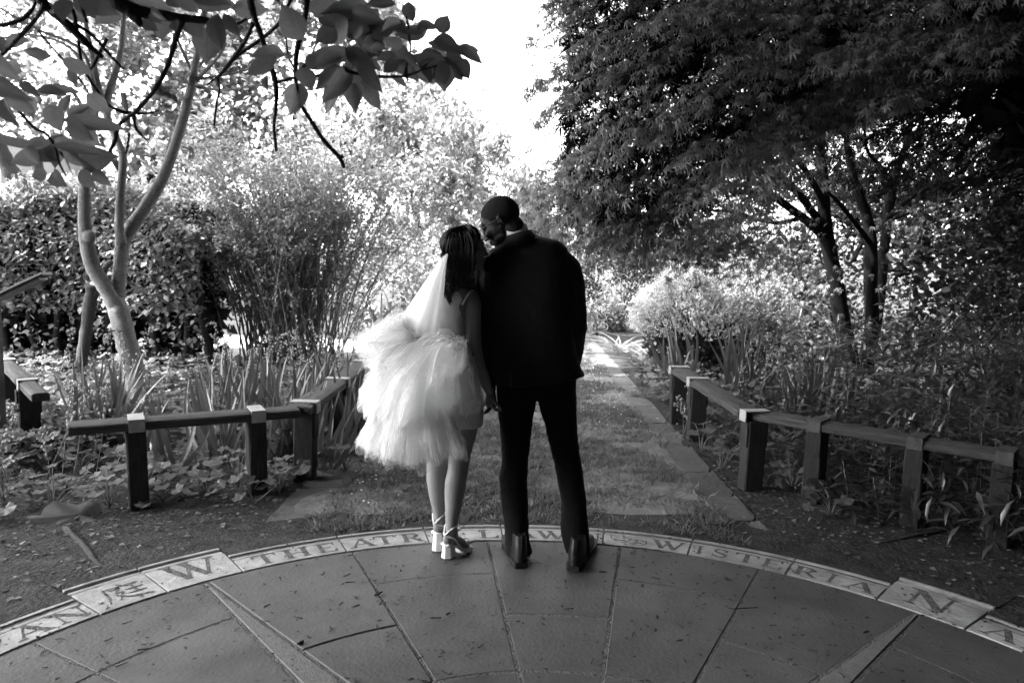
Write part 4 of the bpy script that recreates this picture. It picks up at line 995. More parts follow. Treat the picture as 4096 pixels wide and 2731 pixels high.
# twiggy shrub: many thin arching stems with tiny leaves
tw = empty('twiggy_shrub', (-3.0, 9.9, 0), 'twiggy arching shrub with tiny leaves between hedge and glossy shrub', 'shrub')
b = MB(); LP = []
for i in range(230):
    a = rng.uniform(0, 2 * math.pi); sp_ = rng.uniform(.2, 1.0) ** .8
    base = np.array((-3.0 + rng.normal(0, .35), 9.9 + rng.normal(0, .2), 0))
    H = rng.uniform(1.7, 3.1)
    ex = np.array((math.cos(a) * 1.85 * sp_, math.sin(a) * .9 * sp_, 0))
    pts = [base, base + ex * .25 + UP * H * .45, base + ex * .62 + UP * H * .85, base + ex * 1.0 + UP * H * rng.uniform(.8, 1.05)]
    b.tube(pts, [.011, .008, .005, .0025], 4, 3)
    sp2, _ = smooth_path(pts, .01, 10)
    for k in range(7):
        j = rng.integers(8, len(sp2)); e = sp2[j] + rng.normal(0, .22, 3) + UP * .08
        b.tube([sp2[j], (sp2[j] + e) / 2 + rng.normal(0, .02, 3), e], [.003, .002], 3, 2)
        LP.append(sp2[j] + (e - sp2[j]) * rng.random((16, 1)) + rng.normal(0, .03, (16, 3)))
    LP.append(sp2[rng.integers(6, len(sp2), 45)] + rng.normal(0, .05, (45, 3)))
b.build('stems', 'twig', tw)
p = np.vstack(LP)
keep(put('foliage', scatter('foliage', KITE, p, rand_unit(len(p)), UP + .7 * rand_unit(len(p)), .042 * rng.uniform(.6, 1.3, len(p)), 1.2), 'shrub_leaf', None, kind='stuff'), tw)
for i, (x, y) in enumerate([(-3.099,10.95,0.0),(-3.242,12.264,0.0),(-3.015,11.742,0.0)] and [(-2.45, 10.7), (-2.2, 11.1)]):
    pass

# hedge at left
hd = empty('hedge', (-6.0, 9.4, 0), 'clipped broad leaved hedge with bright top and dark base at left', 'hedge')
n = 27000
x = rng.uniform(-9.5, -3.75, n)
face = rng.random(n)
top = 2.13 + .10 * np.sin(x * 2.1) + .05 * np.sin(x * 5.3) - np.maximum(0, x + 4.6) * .35
yf = 8.85 + .10 * np.sin(x * 3.3)
zf = (rng.random(n) ** .75) * top
yf = yf + np.maximum(0, zf - 1.55) * .85
y = np.where(face < .62, yf + np.abs(rng.normal(0, .16, n)), rng.uniform(8.8, 10.2, n))
z = np.where(face < .62, zf, top + rng.normal(0, .06, n))
p = np.stack([x, y, np.maximum(z, .05)], -1)
hole = (p[:, 2] < .75) & (rng.random(n) < .75)
p = p[~hole]
m = len(p)
d = nrm(rand_unit(m) + np.array((0, -.6, -.25)))
keep(put('foliage', scatter('foliage', OVATE, p, d, nrm(UP * .9 + np.array((0, -.35, 0)) + .5 * rand_unit(m)), .074 * rng.uniform(.6, 1.25, m), 1.0), 'hedge_leaf', None, kind='stuff'), hd)
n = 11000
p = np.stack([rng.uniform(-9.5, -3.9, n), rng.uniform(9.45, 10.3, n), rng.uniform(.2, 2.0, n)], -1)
keep(put('inner_foliage', scatter('inner_foliage', KITE, p, rand_unit(n), rand_unit(n), .2, 1.2), 'dark_shrub_leaf', None, kind='stuff'), hd)  # inner leaves coloured far darker than the outer ones, for interior shade
for i in range(17):
    x = -8.8 + i * .31 + rng.normal(0, .05)
    MB().tube([(x, 9.45, 0), (x + rng.normal(0, .06), 9.4, .6), (x + rng.normal(0, .12), 9.4, 1.5)], [.05, .04, .02], 6, 3, .1).build('stem', 'dark_bark', hd)

# trees beyond the hedge
far = [('pale_leaved_tree', 'sunlit loose crowned tree far left behind the hedge', (-9.5, 19, 0), [((-9.5, 19, 5.2), (3.4, 2.2, 3.6)), ((-7.2, 18.4, 3.2), (2.2, 1.6, 2.2))], 11000),
       ('pale_leaved_tree', 'sunlit tall tree behind the twiggy shrub', (-5.2, 18.5, 0), [((-5.0, 18.5, 5.4), (2.7, 1.9, 3.4)), ((-4.0, 18.0, 3.0), (2.0, 1.5, 2.0))], 10500),
       ('pale_leaved_tree', 'low sunlit tree between the twiggy shrub and the glossy shrub', (-2.6, 20.5, 0), [((-2.6, 20.5, 3.2), (2.4, 1.6, 2.7))], 5000),
       ('pale_leaved_tree', 'distant pale tree low in the gap beside the groom’s head', (1.4, 27, 0), [((1.2, 27, 2.2), (3.6, 2.0, 2.8)), ((5.0, 26, 2.6), (3.2, 2.0, 3.2))], 6500),
       ('pale_leaved_tree', 'tree with leaves darkened for shade, glimpsed through the maple branches', (8.5, 22, 0), [((8.5, 22, 2.6), (3.8, 2.2, 2.9)), ((13.5, 21, 3), (3.6, 2.2, 3.5))], 8000),
       ('pale_leaved_tree', 'large tree at the far left edge, partly behind the cladded building', (-14.5, 18, 0), [((-14.0, 18, 4.0), (3.2, 2.2, 4.4))], 5500)]
for nm, lab, loc, ells, n in far:
    root = empty(nm, loc, lab, 'tree', 'sunlit trees in the background')
    c = ells[0][0]
    limbs(root, 'dark_bark', [([loc, (loc[0] + .1, loc[1], c[2] * .4), (loc[0] - .2, loc[1], c[2])], [.2, .16, .07]), ([(loc[0] + .1, loc[1], c[2] * .4), (loc[0] + 1.0, loc[1] - .4, c[2] * .9)], [.1, .04]), ([(loc[0] + .1, loc[1], c[2] * .5), (loc[0] - 1.2, loc[1] - .5, c[2] * 1.0)], [.1, .04])], 'trunk', 8)
    foliage('crown', 'dark_shrub_leaf' if loc[0] > 8 else 'tree_leaf', root, KITE, ells, n, .20, 1.25, lumps=90, lump=.2, inner=.45, droop=.2, flat=.9)  # tree behind the maple: dark leaf colour in place of shade
lt = empty('leaning_tree', (-7.0, 13.0, 0), 'dark leaning trunk above the hedge at the far left', 'tree')
limbs(lt, 'dark_bark', [([(-7.673,12.5,2.142),(-7.986,12.45,2.41),(-8.19,12.4,2.642),(-8.283,12.35,2.944),(-8.406,12.3,3.273)],[0.16,0.15,0.13,0.11,0.1]),([(-7.97,12.8,2.081),(-7.974,12.8,2.512),(-8.009,12.8,2.868),(-7.975,12.8,3.153)],[0.11,0.1,0.09,0.08])], 'trunk', 9, .08)

# right of the path: heath mound, small shrubs, dark evergreens
hm = empty('heath_mound', (2.65, 10.1, 0), 'rounded heath bush with a bright top right of the lawn path', 'shrub')
n = 8500
th = rand_unit(n); th[:, 2] = np.abs(th[:, 2]) ** .8
th = nrm(th)
c = np.array((2.7, 10.15, .55)); r = np.array((.98, .8, .88))
lump = 1 + .07 * np.sin(th[:, 0] * 7 + 1) * np.sin(th[:, 2] * 6) + rng.normal(0, .025, n)
base = c + th * r * lump[:, None]
P_, D_ = [], []
out = nrm(th / r + UP * .55 + rng.normal(0, .28, (n, 3)))
L = rng.uniform(.08, .22, n)
for k in range(8):
    t = k / 8
    a = rng.random(n) * 6.28
    q = nrm(np.cross(out, rand_unit(n)))
    P_.append(base + out * (L * t)[:, None]); D_.append(nrm(q * .9 + out * .8))
p, d = np.vstack(P_), np.vstack(D_)
keep(put('foliage', scatter('foliage', KITE, p, d, nrm((p - c) / r + UP * .4 + .55 * rand_unit(len(p))), .028, .9), 'heath_leaf', None, kind='stuff'), hm)
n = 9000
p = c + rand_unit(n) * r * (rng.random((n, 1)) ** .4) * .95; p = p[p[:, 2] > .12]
keep(put('inner_foliage', scatter('inner_foliage', KITE, p, rand_unit(len(p)), rand_unit(len(p)), .07), 'dark_shrub_leaf', None, kind='stuff'), hm)  # shade inside the mound put into a much darker leaf colour

bush('small_shrub', 'small fine leaved dark shrub just right of the groom’s elbow', 'shrub', (2.2, 16.0, 0), 'dark_shrub_leaf', KITE, [((2.2, 16.0, .95), (.95, .7, .95))], 4500, .075, stems=20, lumps=60)
bush('small_shrub', 'pale feathery shrub beside the groom’s right shoulder', 'shrub', (1.55, 15.0, 0), 'heath_leaf', LANCE, [((1.5, 15.0, .55), (.6, .5, .6)), ((1.5, 19.0, 1.2), (1.6, .8, 1.5))], 2800, .13, stems=10, lumps=40, droop=-.3, width=1.4)
bush('small_shrub', 'dark leaved shrub behind the rounded heath bush', 'shrub', (4.3, 17.0, 0), 'dark_shrub_leaf', KITE, [((3.9, 17, 1.2), (2.0, .9, 1.4)), ((7.0, 16.5, 1.3), (2.2, .9, 1.5))], 6500, .10, stems=12, lumps=80)  # dark leaf tone sets off the heath bush
bush('evergreen_shrub', 'dark evergreen shrub behind the maple stems at the right', 'shrub', (6.6, 12.6, 0), 'dark_shrub_leaf', OVATE, [((6.7, 12.9, 1.5), (2.0, .9, 1.9)), ((9.0, 12.3, 1.5), (1.9, 1.0, 2.2))], 11000, .12, stems=12, lumps=110, droop=.2)
bush('evergreen_shrub', 'dark tall evergreen shrub at the right edge above the bamboo', 'shrub', (6.4, 9.6, 0), 'dark_shrub_leaf', OVATE, [((5.9, 9.4, 1.0), (1.1, .8, 1.3)), ((7.2, 9.4, 1.6), (1.6, 1.0, 2.2))], 7500, .11, stems=10, lumps=70, droop=.2)
bush('evergreen_shrub', 'low dark shrub under the maple between its stems and the heath bush', 'shrub', (4.3, 12.2, 0), 'dark_shrub_leaf', KITE, [((4.6, 12.4, .6), (1.1, .7, .8))], 2500, .09, stems=8, lumps=30)
# pale fallen stems and rough ground on the left, behind the bride's veil
bush('small_shrub', 'dark low shrub left of the bride, in front of the glossy shrub', 'shrub', (-1.9, 11.0, 0), 'shrub_leaf', KITE, [((-1.95, 11.0, .95), (.75, .55, .75)), ((-1.3, 11.8, .9), (.6, .5, .9))], 4200, .07, stems=14, lumps=60)

# ------------------------------------------------------------------ cladded building at the left edge
hb = empty('house', (-11.6, 16.5, 0), 'corner of a pale horizontally boarded building at the left edge', 'building')
MB().box((-11.62, 16.5, 1.7), (1.52, 1.5, 1.7)).build('wall', 'cladding', hb, False)
for i in range(18):
    MB().box((-11.62, 14.985, .1 + i * .19), (1.535, .02, .088)).build('cladding_board', 'cladding', hb, False)
MB().box((-11.7, 16.6, 3.5), (1.6, 1.6, .1)).build('roof', 'board_paint', hb, False)


# ------------------------------------------------------------------ sword-leaved iris clumps
def iris_prof(t):
    return .5 * min(1.0, .55 + t * 1.2) * (1 - max(0, (t - .45) / .55) ** 1.8) + .01
IRIS = [unit_leaf('iris_leaf', 'iris_leaf', iris_prof, 9, .012, c, 0, b) for c, b in ((.03, .0), (.08, 2.0), (.16, -2.5), (.34, 1.2))]
def clump(label, x, y, h, n, spread, tilt=(0, 0), group='iris clumps'):
    root = empty('iris_clump', (x, y, 0), label, 'iris', group)
    for i in range(int(n * 1.25)):
        a = rng.normal(0, 1); b_ = rng.normal(0, .6)
        base = (x + rng.normal(0, spread * .35), y + rng.normal(0, spread * .3), -.01)
        L = h * rng.uniform(.62, 1.08)
        lean = np.array((a * .26 + tilt[0], b_ * .3 + tilt[1], 1.0)); lean = lean / np.linalg.norm(lean)
        tip = np.array(base) + lean * L
        place(IRIS[int(rng.choice(4, p=(.4, .35, .17, .08)))], 'leaf', root, base, tip, .038 * rng.uniform(.7, 1.25), (rng.normal(0, .8), -1, rng.normal(0, .2)))
    return root
clump('tall iris clump at the left, just behind the end of the timber rail', -3.2, 5.85, .74, 26, .36, (-.05, 0))
clump('iris clump behind the middle of the left rail, right of the pale trunk', -2.1, 5.35, .72, 22, .28)
clump('short iris clump behind the left rail’s first post', -2.38, 5.0, .55, 14, .2, (-.05, 0))
clump('dense iris clump farther back, right of the pale trunk', -2.35, 6.5, .74, 26, .30)
clump('iris clump behind the left rail’s corner post', -1.68, 5.6, .74, 28, .26, (.05, 0))
clump('iris clump along the rail running back to the bride’s dress', -1.58, 6.3, .74, 26, .26, (.08, 0))
clump('iris clump right of the left corner post, leaves leaning over the edging', -1.30, 5.2, .66, 16, .14, (.16, -.1))
clump('iris clump half hidden by the bride’s tulle', -1.15, 5.7, .72, 18, .18, (.10, 0))
clump('far small iris clump close to the tulle', -1.75, 7.4, .66, 18, .25)
clump('tall iris clump below the heath bush, right of the lawn', 2.55, 8.3, .98, 26, .34, (.02, 0))
clump('iris clump behind the right rail’s first posts', 2.05, 8.9, .85, 18, .28, (-.12, 0))
clump('iris clump between right rail and maple, leaves arching right', 2.75, 7.0, .78, 26, .30, (.08, 0))
clump('pale iris clump in front of the maple stems', 3.4, 8.2, .80, 22, .36, (.1, 0))
DL = [unit_leaf('arching_leaf', 'cover_leaf', iris_prof, 10, .012, c, 0, b) for c, b in ((.75, .0), (.55, 2.), (.9, -2.))]
for x, y, h, lab in ((1.95, 10.3, .72, 'arching day lily tuft beside the lawn edge below the heath bush'), (1.75, 12.2, .6, 'small arching tuft at the lawn edge, farther along')):
    root = empty('daylily_tuft', (x, y, 0), lab, 'day lily')
    for i in range(34):
        a = rng.uniform(0, 6.28)
        base = np.array((x + rng.normal(0, .06), y + rng.normal(0, .05), 0))
        tip = base + np.array((math.cos(a) * h * .75, math.sin(a) * h * .5, h * rng.uniform(.5, .95)))
        place(DL[i % 3], 'leaf', root, base, tip, .024, (-math.cos(a) * .6, -math.sin(a) * .6 - .2, 1.0))

# ------------------------------------------------------------------ round-leaved ground cover: the nearest leaves singly, the rest as a mass
lob = fast_mesh('lobed_leaf', LOBED[0], LOBED[1], True); lob.materials.append(MATS['cover_leaf'])
def cover_plant(x, y, n, s, label, hmax=.22):
    root = empty('cover_plant', (x, y, 0), label, 'plant', 'round leaved ground cover plants')
    st = MB()
    for i in range(n):
        a = rng.uniform(0, 6.28); r_ = rng.uniform(.04, .20)
        h = rng.uniform(.05, hmax)
        q = np.array((x + math.cos(a) * r_, y + math.sin(a) * r_, h))
        st.tube([(x, y, 0), (x + math.cos(a) * r_ * .4, y + math.sin(a) * r_ * .4, h * .75), q], [.0028, .002], 4, 2)
        dirv = np.array((math.cos(a), math.sin(a) - .25, rng.uniform(-.35, .15)))
        sz = s * rng.uniform(.65, 1.2)
        place(lob, 'leaf', root, q - dirv * sz * .3, q + dirv / np.linalg.norm(dirv) * sz * .7, sz, (rng.normal(0, .35), -.25 + rng.normal(0, .3), 1))
    st.build('stems', 'stem', root)
near = [(-2.75, 4.55), (-2.45, 4.75), (-2.05, 4.72), (-1.85, 4.95), (-1.55, 4.92), (-3.0, 4.35), (-2.9, 4.95), (-1.15, 5.15), (-1.25, 5.6), (-1.2, 6.05), (-3.35, 4.75), (-2.25, 4.55), (-1.62, 4.62), (-3.4, 5.2), (-2.5, 5.3), (-2.65, 4.25), (-2.9, 4.1), (-2.35, 4.3), (-1.9, 4.6), (-3.15, 4.6), (-2.1, 4.45), (-1.75, 4.75), (-2.55, 5.0), (-3.6, 4.6), (-2.2, 5.0), (-1.45, 4.65), (-3.25, 4.15),
        (1.58, 5.45), (1.72, 5.75), (1.55, 5.95), (1.85, 5.3), (1.95, 5.0), (2.2, 4.75), (1.75, 6.5), (1.5, 8.3), (1.75, 8.0), (1.62, 9.2), (2.0, 4.5)]
for i, (x, y) in enumerate(near):
    side = 'under the left rail' if x < 0 else 'by the right rail posts'
    cover_plant(x, y, 11, .105 if i % 3 else .085, 'low plant with round scalloped leaves ' + side, .24 if i % 2 else .16)
wl = empty('cover_plant', (-1.62, 4.47, 0), 'three pale scalloped leaves on stalks in front of the left corner post', 'plant', 'round leaved ground cover plants')
st = MB()
for q, s in (((-1.66, 4.45, .16), .09), ((-1.57, 4.42, .17), .085), ((-1.40, 4.50, .22), .10), ((-1.60, 4.35, .08), .08)):
    st.tube([(-1.55, 4.47, 0), (q[0], q[1], q[2] * .6), q], [.003, .002], 4, 2)
    place(lob, 'leaf', wl, (q[0], q[1] + .04, q[2] + .02), (q[0], q[1] - .06, q[2] - .02), s, (rng.normal(0, .3), -.5, 1))
st.build('stems', 'stem', wl)
bl = empty('fallen_leaf', (-2.493,4.082,0.0), 'big drooping dead leaf lying on the soil at lower left', 'leaf')
b0 = np.array((-2.493,4.082,0.0))
place(lob, 'blade', bl, b0 + (.17, .08, .05), b0 + (-.19, -.06, .015), .22, (0, -.55, 1))
n = 9000
xy = np.vstack([np.stack([rng.uniform(-7, -1.45, n // 2), rng.uniform(5.4, 9.2, n // 2)], -1), np.stack([rng.uniform(1.6, 4.5, n // 4), rng.uniform(5.6, 11, n // 4)], -1), np.stack([rng.uniform(-6, -2.9, n // 4), rng.uniform(4.9, 6.2, n // 4)], -1)])
p = np.concatenate([xy, rng.uniform(.03, .26, (len(xy), 1))], 1)
put('ground_cover', scatter('ground_cover', LOBED, p, rand_unit(len(p)) * (1, 1, .25), UP + .45 * rand_unit(len(p)), .085 * rng.uniform(.6, 1.3, len(p))), 'cover_leaf', kind='stuff', label='low leafy ground cover filling the beds on both sides', category='ground cover')

# ------------------------------------------------------------------ bell-flower spikes: thin stems strung with small pale bells
def bell_mesh():
    b = MB().ellip((0, 0, 0), (.0065, .0065, .008), None, 6, 4)
    return b
def spike_plant(label, x, y, n, h, lean=(0, 0), spread=.18):
    root = empty('bell_flower', (x, y, 0), label, 'flower', 'bell flower spikes')
    for i in range(n):
        base = np.array((x + rng.normal(0, spread * .5), y + rng.normal(0, spread * .4), 0))
        H = h * rng.uniform(.7, 1.1)
        d = np.array((rng.normal(0, .28) + lean[0], rng.normal(0, .2) + lean[1], 1.0)); d = d / np.linalg.norm(d)
        e = base + d * H; mid = base + d * H * .5 + rng.normal(0, .02, 3)
        pts, _ = smooth_path([base, mid, e, e + d * .04 + rng.normal(0, .03, 3)], .002, 8)
        s = MB().tube([base, mid, e], [.003, .0022, .0012], 4, 4).build('stem', 'stem', root)
        b = MB()
        m = rng.integers(18, 28)
        for k in range(m):
            t = .42 + .58 * k / m
            j = min(len(pts) - 1, int(t * (len(pts) - 1)))
            o = pts[j] + rng.normal(0, .008, 3) + np.array((.011 if k % 2 else -.011, 0, 0))
            r = .0105 * (1.15 - .5 * t)
            b.ellip(o, (r, r, r * 1.25), None, 5, 3)
        b.build('bells', 'bell_petal', root, True, kind='stuff')
SPK = [('bell flower spikes at lower left, stems leaning out over the bare soil', -3.0, 4.45, 7, .62, (.05, -.1), .5), ('bell flower spikes crossing in front of the left iris leaves', -2.9, 4.9, 7, .68, (.2, -.05), .4),
       ('upright bell flower spikes left of the pale trunk', -3.55, 6.4, 8, .80, (0, 0), .5), ('bell flower spikes close behind the pale trunk', -2.9, 7.8, 9, .72, (.1, 0), .6),
       ('thick drift of bell flower spikes right of the pale trunk', -2.45, 7.3, 12, .66, (.25, 0), .7), ('drift of bell flower spikes below the twiggy shrub', -2.0, 7.9, 12, .68, (.05, 0), .8),
       ('bell flower spikes between the irises and the bride’s train', -1.65, 8.3, 10, .70, (.1, 0), .6), ('few bell flower spikes at the far end of the left rail', -1.5, 6.9, 6, .62, (0, 0), .3),
       ('single long bell flower spike leaning from the right rail’s end', 1.55, 7.3, 1, .75, (.35, 0), .02), ('bell flower spikes among the right irises', 2.5, 7.2, 7, .66, (-.1, 0), .6),
       ('bell flower spikes in front of the maple foot', 3.6, 8.8, 7, .72, (.1, 0), .7), ('bell flower spikes by the first right post', 1.62, 6.6, 3, .42, (0, -.1), .15)]
for lab, x, y, n, h, ln, spd in SPK:
    spike_plant(lab, x, y, n, h, ln, spd)

# ------------------------------------------------------------------ dwarf bamboo filling the right side
bam = empty('bamboo', (3.6, 5.6, 0), 'dense dwarf bamboo with narrow leaves filling the dark right side', 'bamboo')
n = 17000
xy = np.stack([rng.uniform(1.9, 7.5, n), 3.3 + 5.7 * rng.random(n) ** 1.3], -1)
lim = np.interp(xy[:, 0], (1.9, 2.3, 2.75, 3.3, 4.5), (4.75, 4.3, 3.75, 3.3, 3.1))
hmax = np.interp(xy[:, 1] - lim, (0, .35, .6, 2.5), (.34, .62, .68, .95)) * np.interp(xy[:, 0], (1.9, 2.8, 4.0), (.45, .75, 1.0))
ok = (xy[:, 1] > lim) & ~((xy[:, 0] < 2.7) & (xy[:, 1] > 6.2))
xy, hmax = xy[ok], hmax[ok]; n = len(xy)
p = np.concatenate([xy, (hmax * rng.random(n) ** .55)[:, None]], 1)
d = nrm(rng.normal(size=(n, 3)) * (1, 1, .35) + np.array((0, -.35, .15)))
nv = nrm(UP + .45 * rand_unit(n))
sz = .155 * rng.uniform(.6, 1.25, n)
dist = np.linalg.norm(p - (0, 0, 1.56), axis=1)
vis = (p[:, 0] / p[:, 1] < .64)
order = np.argsort(np.where(vis, dist - p[:, 2], 99))[:300]
rest = np.ones(n, bool); rest[order] = False
lm = fast_mesh('bamboo_leaf', LANCE[0] * (1.15, 1, 1), LANCE[1]); lm.materials.append(MATS['bamboo_leaf'])
X_, Y_, N_ = frames(d, nv)
for i in order:
    s = sz[i]; x, y, q_, c = X_[i] * s, Y_[i] * s, N_[i] * s, p[i]
    o = bpy.data.objects.new('leaf', lm); COL.objects.link(o)
    o.parent = bam; o.matrix_parent_inverse = Matrix.Translation(-Vector(bam.location))
    o.matrix_basis = Matrix(((x[0], y[0], q_[0], c[0]), (x[1], y[1], q_[1], c[1]), (x[2], y[2], q_[2], c[2]), (0, 0, 0, 1)))
keep(put('foliage', scatter('foliage', LANCE, p[rest], d[rest], nv[rest], sz[rest], 1.15), 'bamboo_leaf', None, kind='stuff'), bam)
b = MB()
for i in range(260):
    k = rng.integers(0, n)
    b.tube([(p[k][0], p[k][1], 0), (p[k][0] + rng.normal(0, .03), p[k][1], hmax[k])], [.003, .002], 4, 1)
b.build('stems', 'stem', bam, True, kind='stuff')

# ------------------------------------------------------------------ lawn blades, daisies, litter
nt_, nb_ = 7600, 18
tx = rng.uniform(-1.08, 1.30, nt_); ty = 3.95 + (rng.random(nt_) ** 1.5) * 11
den = np.sin(tx * 3.3 + 1.3 * np.sin(ty * 1.1)) * np.sin(ty * 2.3 + tx) + .6 * np.sin(tx * 8 + 2) * np.sin(ty * 5.5) + rng.normal(0, .45, nt_)
ok = (den > -.42) & ((tx - CX) ** 2 + (ty - CY) ** 2 > 2.55 ** 2)
tx, ty = tx[ok], ty[ok]; nt_ = len(tx)
x = np.repeat(tx, nb_) + rng.normal(0, .03, nt_ * nb_); y = np.repeat(ty, nb_) + rng.normal(0, .025, nt_ * nb_); n = len(x)
hh = np.repeat(rng.uniform(.6, 1.5, nt_), nb_)
p = np.stack([x, y, .008 + .018 * np.clip(1 - (np.hypot(x - CX, y - CY) - 2.515) / .7, 0, 1)], -1)
out_ = np.stack([x - np.repeat(tx, nb_), y - np.repeat(ty, nb_), np.zeros(n)], -1) * 18
d = nrm(out_ + rng.normal(size=(n, 3)) * (.45, .45, .2) + UP * .8)
put('lawn_grass', scatter('lawn_grass', BLADE, p, d, rand_unit(n), .036 * hh * rng.uniform(.6, 1.3, n) * np.interp(y, (4, 14), (1, 1.5)), np.float64(1.25)), 'grass_blade', kind='stuff', label='worn patchy grass of the lawn path', category='grass')
n = 420
x = np.concatenate([rng.normal(.98, .22, n // 2), rng.normal(-.95, .12, n // 2) - np.where(rng.random(n // 2) < .75, 40, 0)]); y = np.concatenate([rng.uniform(6.4, 11, n // 2), rng.uniform(4.4, 6.2, n // 2)])
p = np.stack([x, y, rng.uniform(.02, .05, n)], -1)
hexv = np.array([(0, 0, 0)] + [(math.cos(a), math.sin(a), .12) for a in np.linspace(0, 6.28, 7)[:-1]]); hexf = np.array([(0, i, i % 6 + 1) for i in range(1, 7)])
put('daisies', scatter('daisies', (hexv, hexf), p, rand_unit(n) * (1, 1, .2), UP + .3 * rand_unit(n), .0085), 'petal', kind='stuff', label='tiny white daisies scattered over the lawn', category='flowers')
# dead leaves and bark on the bare soil
n = 9000
xy = np.vstack([np.stack([rng.uniform(-5.5, -1.1, n // 2), rng.uniform(2.4, 5.4, n // 2)], -1), np.stack([rng.uniform(1.2, 5.2, n // 2), rng.uniform(2.6, 5.6, n // 2)], -1)])
rr_ = np.hypot(xy[:, 0] - CX, xy[:, 1] - CY)
xy = xy[rr_ > 2.68]
w = np.hypot(xy[:, 0] - CX, xy[:, 1] - CY)
xy = xy[rng.random(len(xy)) < np.interp(w, (2.68, 3.2, 3.9), (.25, .8, 1.0))]
n = len(xy)
p = np.concatenate([xy, rng.uniform(.003, .014, (n, 1)) + np.interp(np.hypot(xy[:, 0] - CX, xy[:, 1] - CY), (2.5, 2.95, 3.4), (.03, .014, .0))[:, None]], 1)
put('leaf_litter', scatter('leaf_litter', KITE, p, rand_unit(n) * (1, 1, .12), UP + .35 * rand_unit(n), .028 * rng.uniform(.3, 1.6, n), 1.2), 'dead_leaf', kind='stuff', label='dead leaves and bark bits over the bare soil', category='litter')
# crumbs on the paving
n = 1500
a = rng.uniform(-80, 80, n); r = 2.5 * np.sqrt(rng.uniform(.12, 1, n))
p = np.stack([CX + r * np.sin(np.radians(a)), CY + r * np.cos(np.radians(a)), np.full(n, .0385)], -1)
put('paving_crumbs', scatter('paving_crumbs', KITE, p, rand_unit(n) * (1, 1, .05), UP + .15 * rand_unit(n), .013 * rng.uniform(.3, 1.9, n) ** 1.3, .8), 'debris_bit', kind='stuff', label='small dark crumbs of bark on the paving', category='litter')
b = MB()
for i in range(150):
    a = math.radians(rng.uniform(-75, 75)); r = 2.24 * math.sqrt(rng.uniform(.12, 1)); q = np.array((CX + r * math.sin(a), CY + r * math.cos(a), .0365))
    L = rng.uniform(.012, .045); t = rng.uniform(0, 6.28); dv = np.array((math.cos(t), math.sin(t), 0)) * L / 2
    b.tube([q - dv, q + rng.normal(0, L * .1, 3) * (1, 1, 0), q + dv], [.0022, .0014], 4, 2, .2)
b.build('twig_litter', 'cherry_bark', None, True, kind='stuff', label='many small dark twigs scattered over the paving', category='litter')
TW = [('short thick twig on the slab beside the left compass needle', (680, 1478), .05, .006), ('thin pale twig in front of the bride’s heel', (1000, 1420), .05, .003), ('dark twig between the bride’s heel and the camera', (1030, 1410), .035, .0045),
      ('bent twig on the slab right of the groom’s shoes', (1380, 1305), .04, .0035), ('forked twig between the groom’s shoes', (1215, 1276), .035, .0035), ('long thin twig across the joint below the wisteria lettering', (1705, 1395), .14, .0025),
      ('twig on the left compass stone, below the carved W', (870, 1360), .07, .004), ('short twig on the slab below the theatre lettering', (760, 1440), .04, .0035), ('dark twig on the right paving below the lettering', (1990, 1450), .04, .0045),
      ('crooked twig low on the paving in the centre', (1385, 1500), .05, .003), ('small twig on the paving at lower left', (330, 1490), .05, .003), ('small bent twig on the paving right of centre', (1560, 1470), .045, .003)]
TWP = [(-0.787,2.767,0.04),(-0.287,2.999,0.04),(-0.236,3.04,0.04),(0.476,3.514,0.04),(0.118,3.674,0.04),(1.052,3.173,0.04),(-0.562,3.209,0.04),(-0.699,2.892,0.04),(1.514,2.988,0.04),(0.387,2.752,0.04),(-1.356,2.686,0.04),(0.707,2.87,0.04)]
for (lab, _, L, r), q in zip(TW, TWP):
    a = rng.uniform(0, 6.28); q = np.array(q)
    d = np.array((math.cos(a), math.sin(a) * .5, 0)) * L / 2
    o = MB().tube([q - d, q + rng.normal(0, L * .06, 3) * (1, 1, 0), q + d * .6 + rng.normal(0, L * .05, 3) * (1, 1, 0), q + d], [r, r, r * .9, r * .5], 6, 3, .2).build('twig', 'cherry_bark', None)
    o['label'] = lab; o['category'] = 'twig'; o['group'] = 'fallen twigs on the paving'


# ------------------------------------------------------------------ people
def ring(L, R, b, yoff=0.0, n=20, e=2.3, front=1.0):
    L, R = np.array(L), np.array(R)
    c = (L + R) / 2 + np.array((0, yoff, 0)); h = (R - L) / 2
    a = np.linspace(0, 2 * math.pi, n, endpoint=False)
    ca, sa = np.cos(a), np.sin(a)
    x = np.sign(ca) * np.abs(ca) ** (2 / e); y = np.sign(sa) * np.abs(sa) ** (2 / e)
    return c + x[:, None] * h + y[:, None] * np.array((0, b, 0))

def basis(fwd, up):
    f = Vector(fwd).normalized(); u = Vector(up); u = (u - f * u.dot(f)).normalized(); r = f.cross(u)
    return np.array([[r.x, f.x, u.x], [r.y, f.y, u.y], [r.z, f.z, u.z]])   # columns: right, forward, up

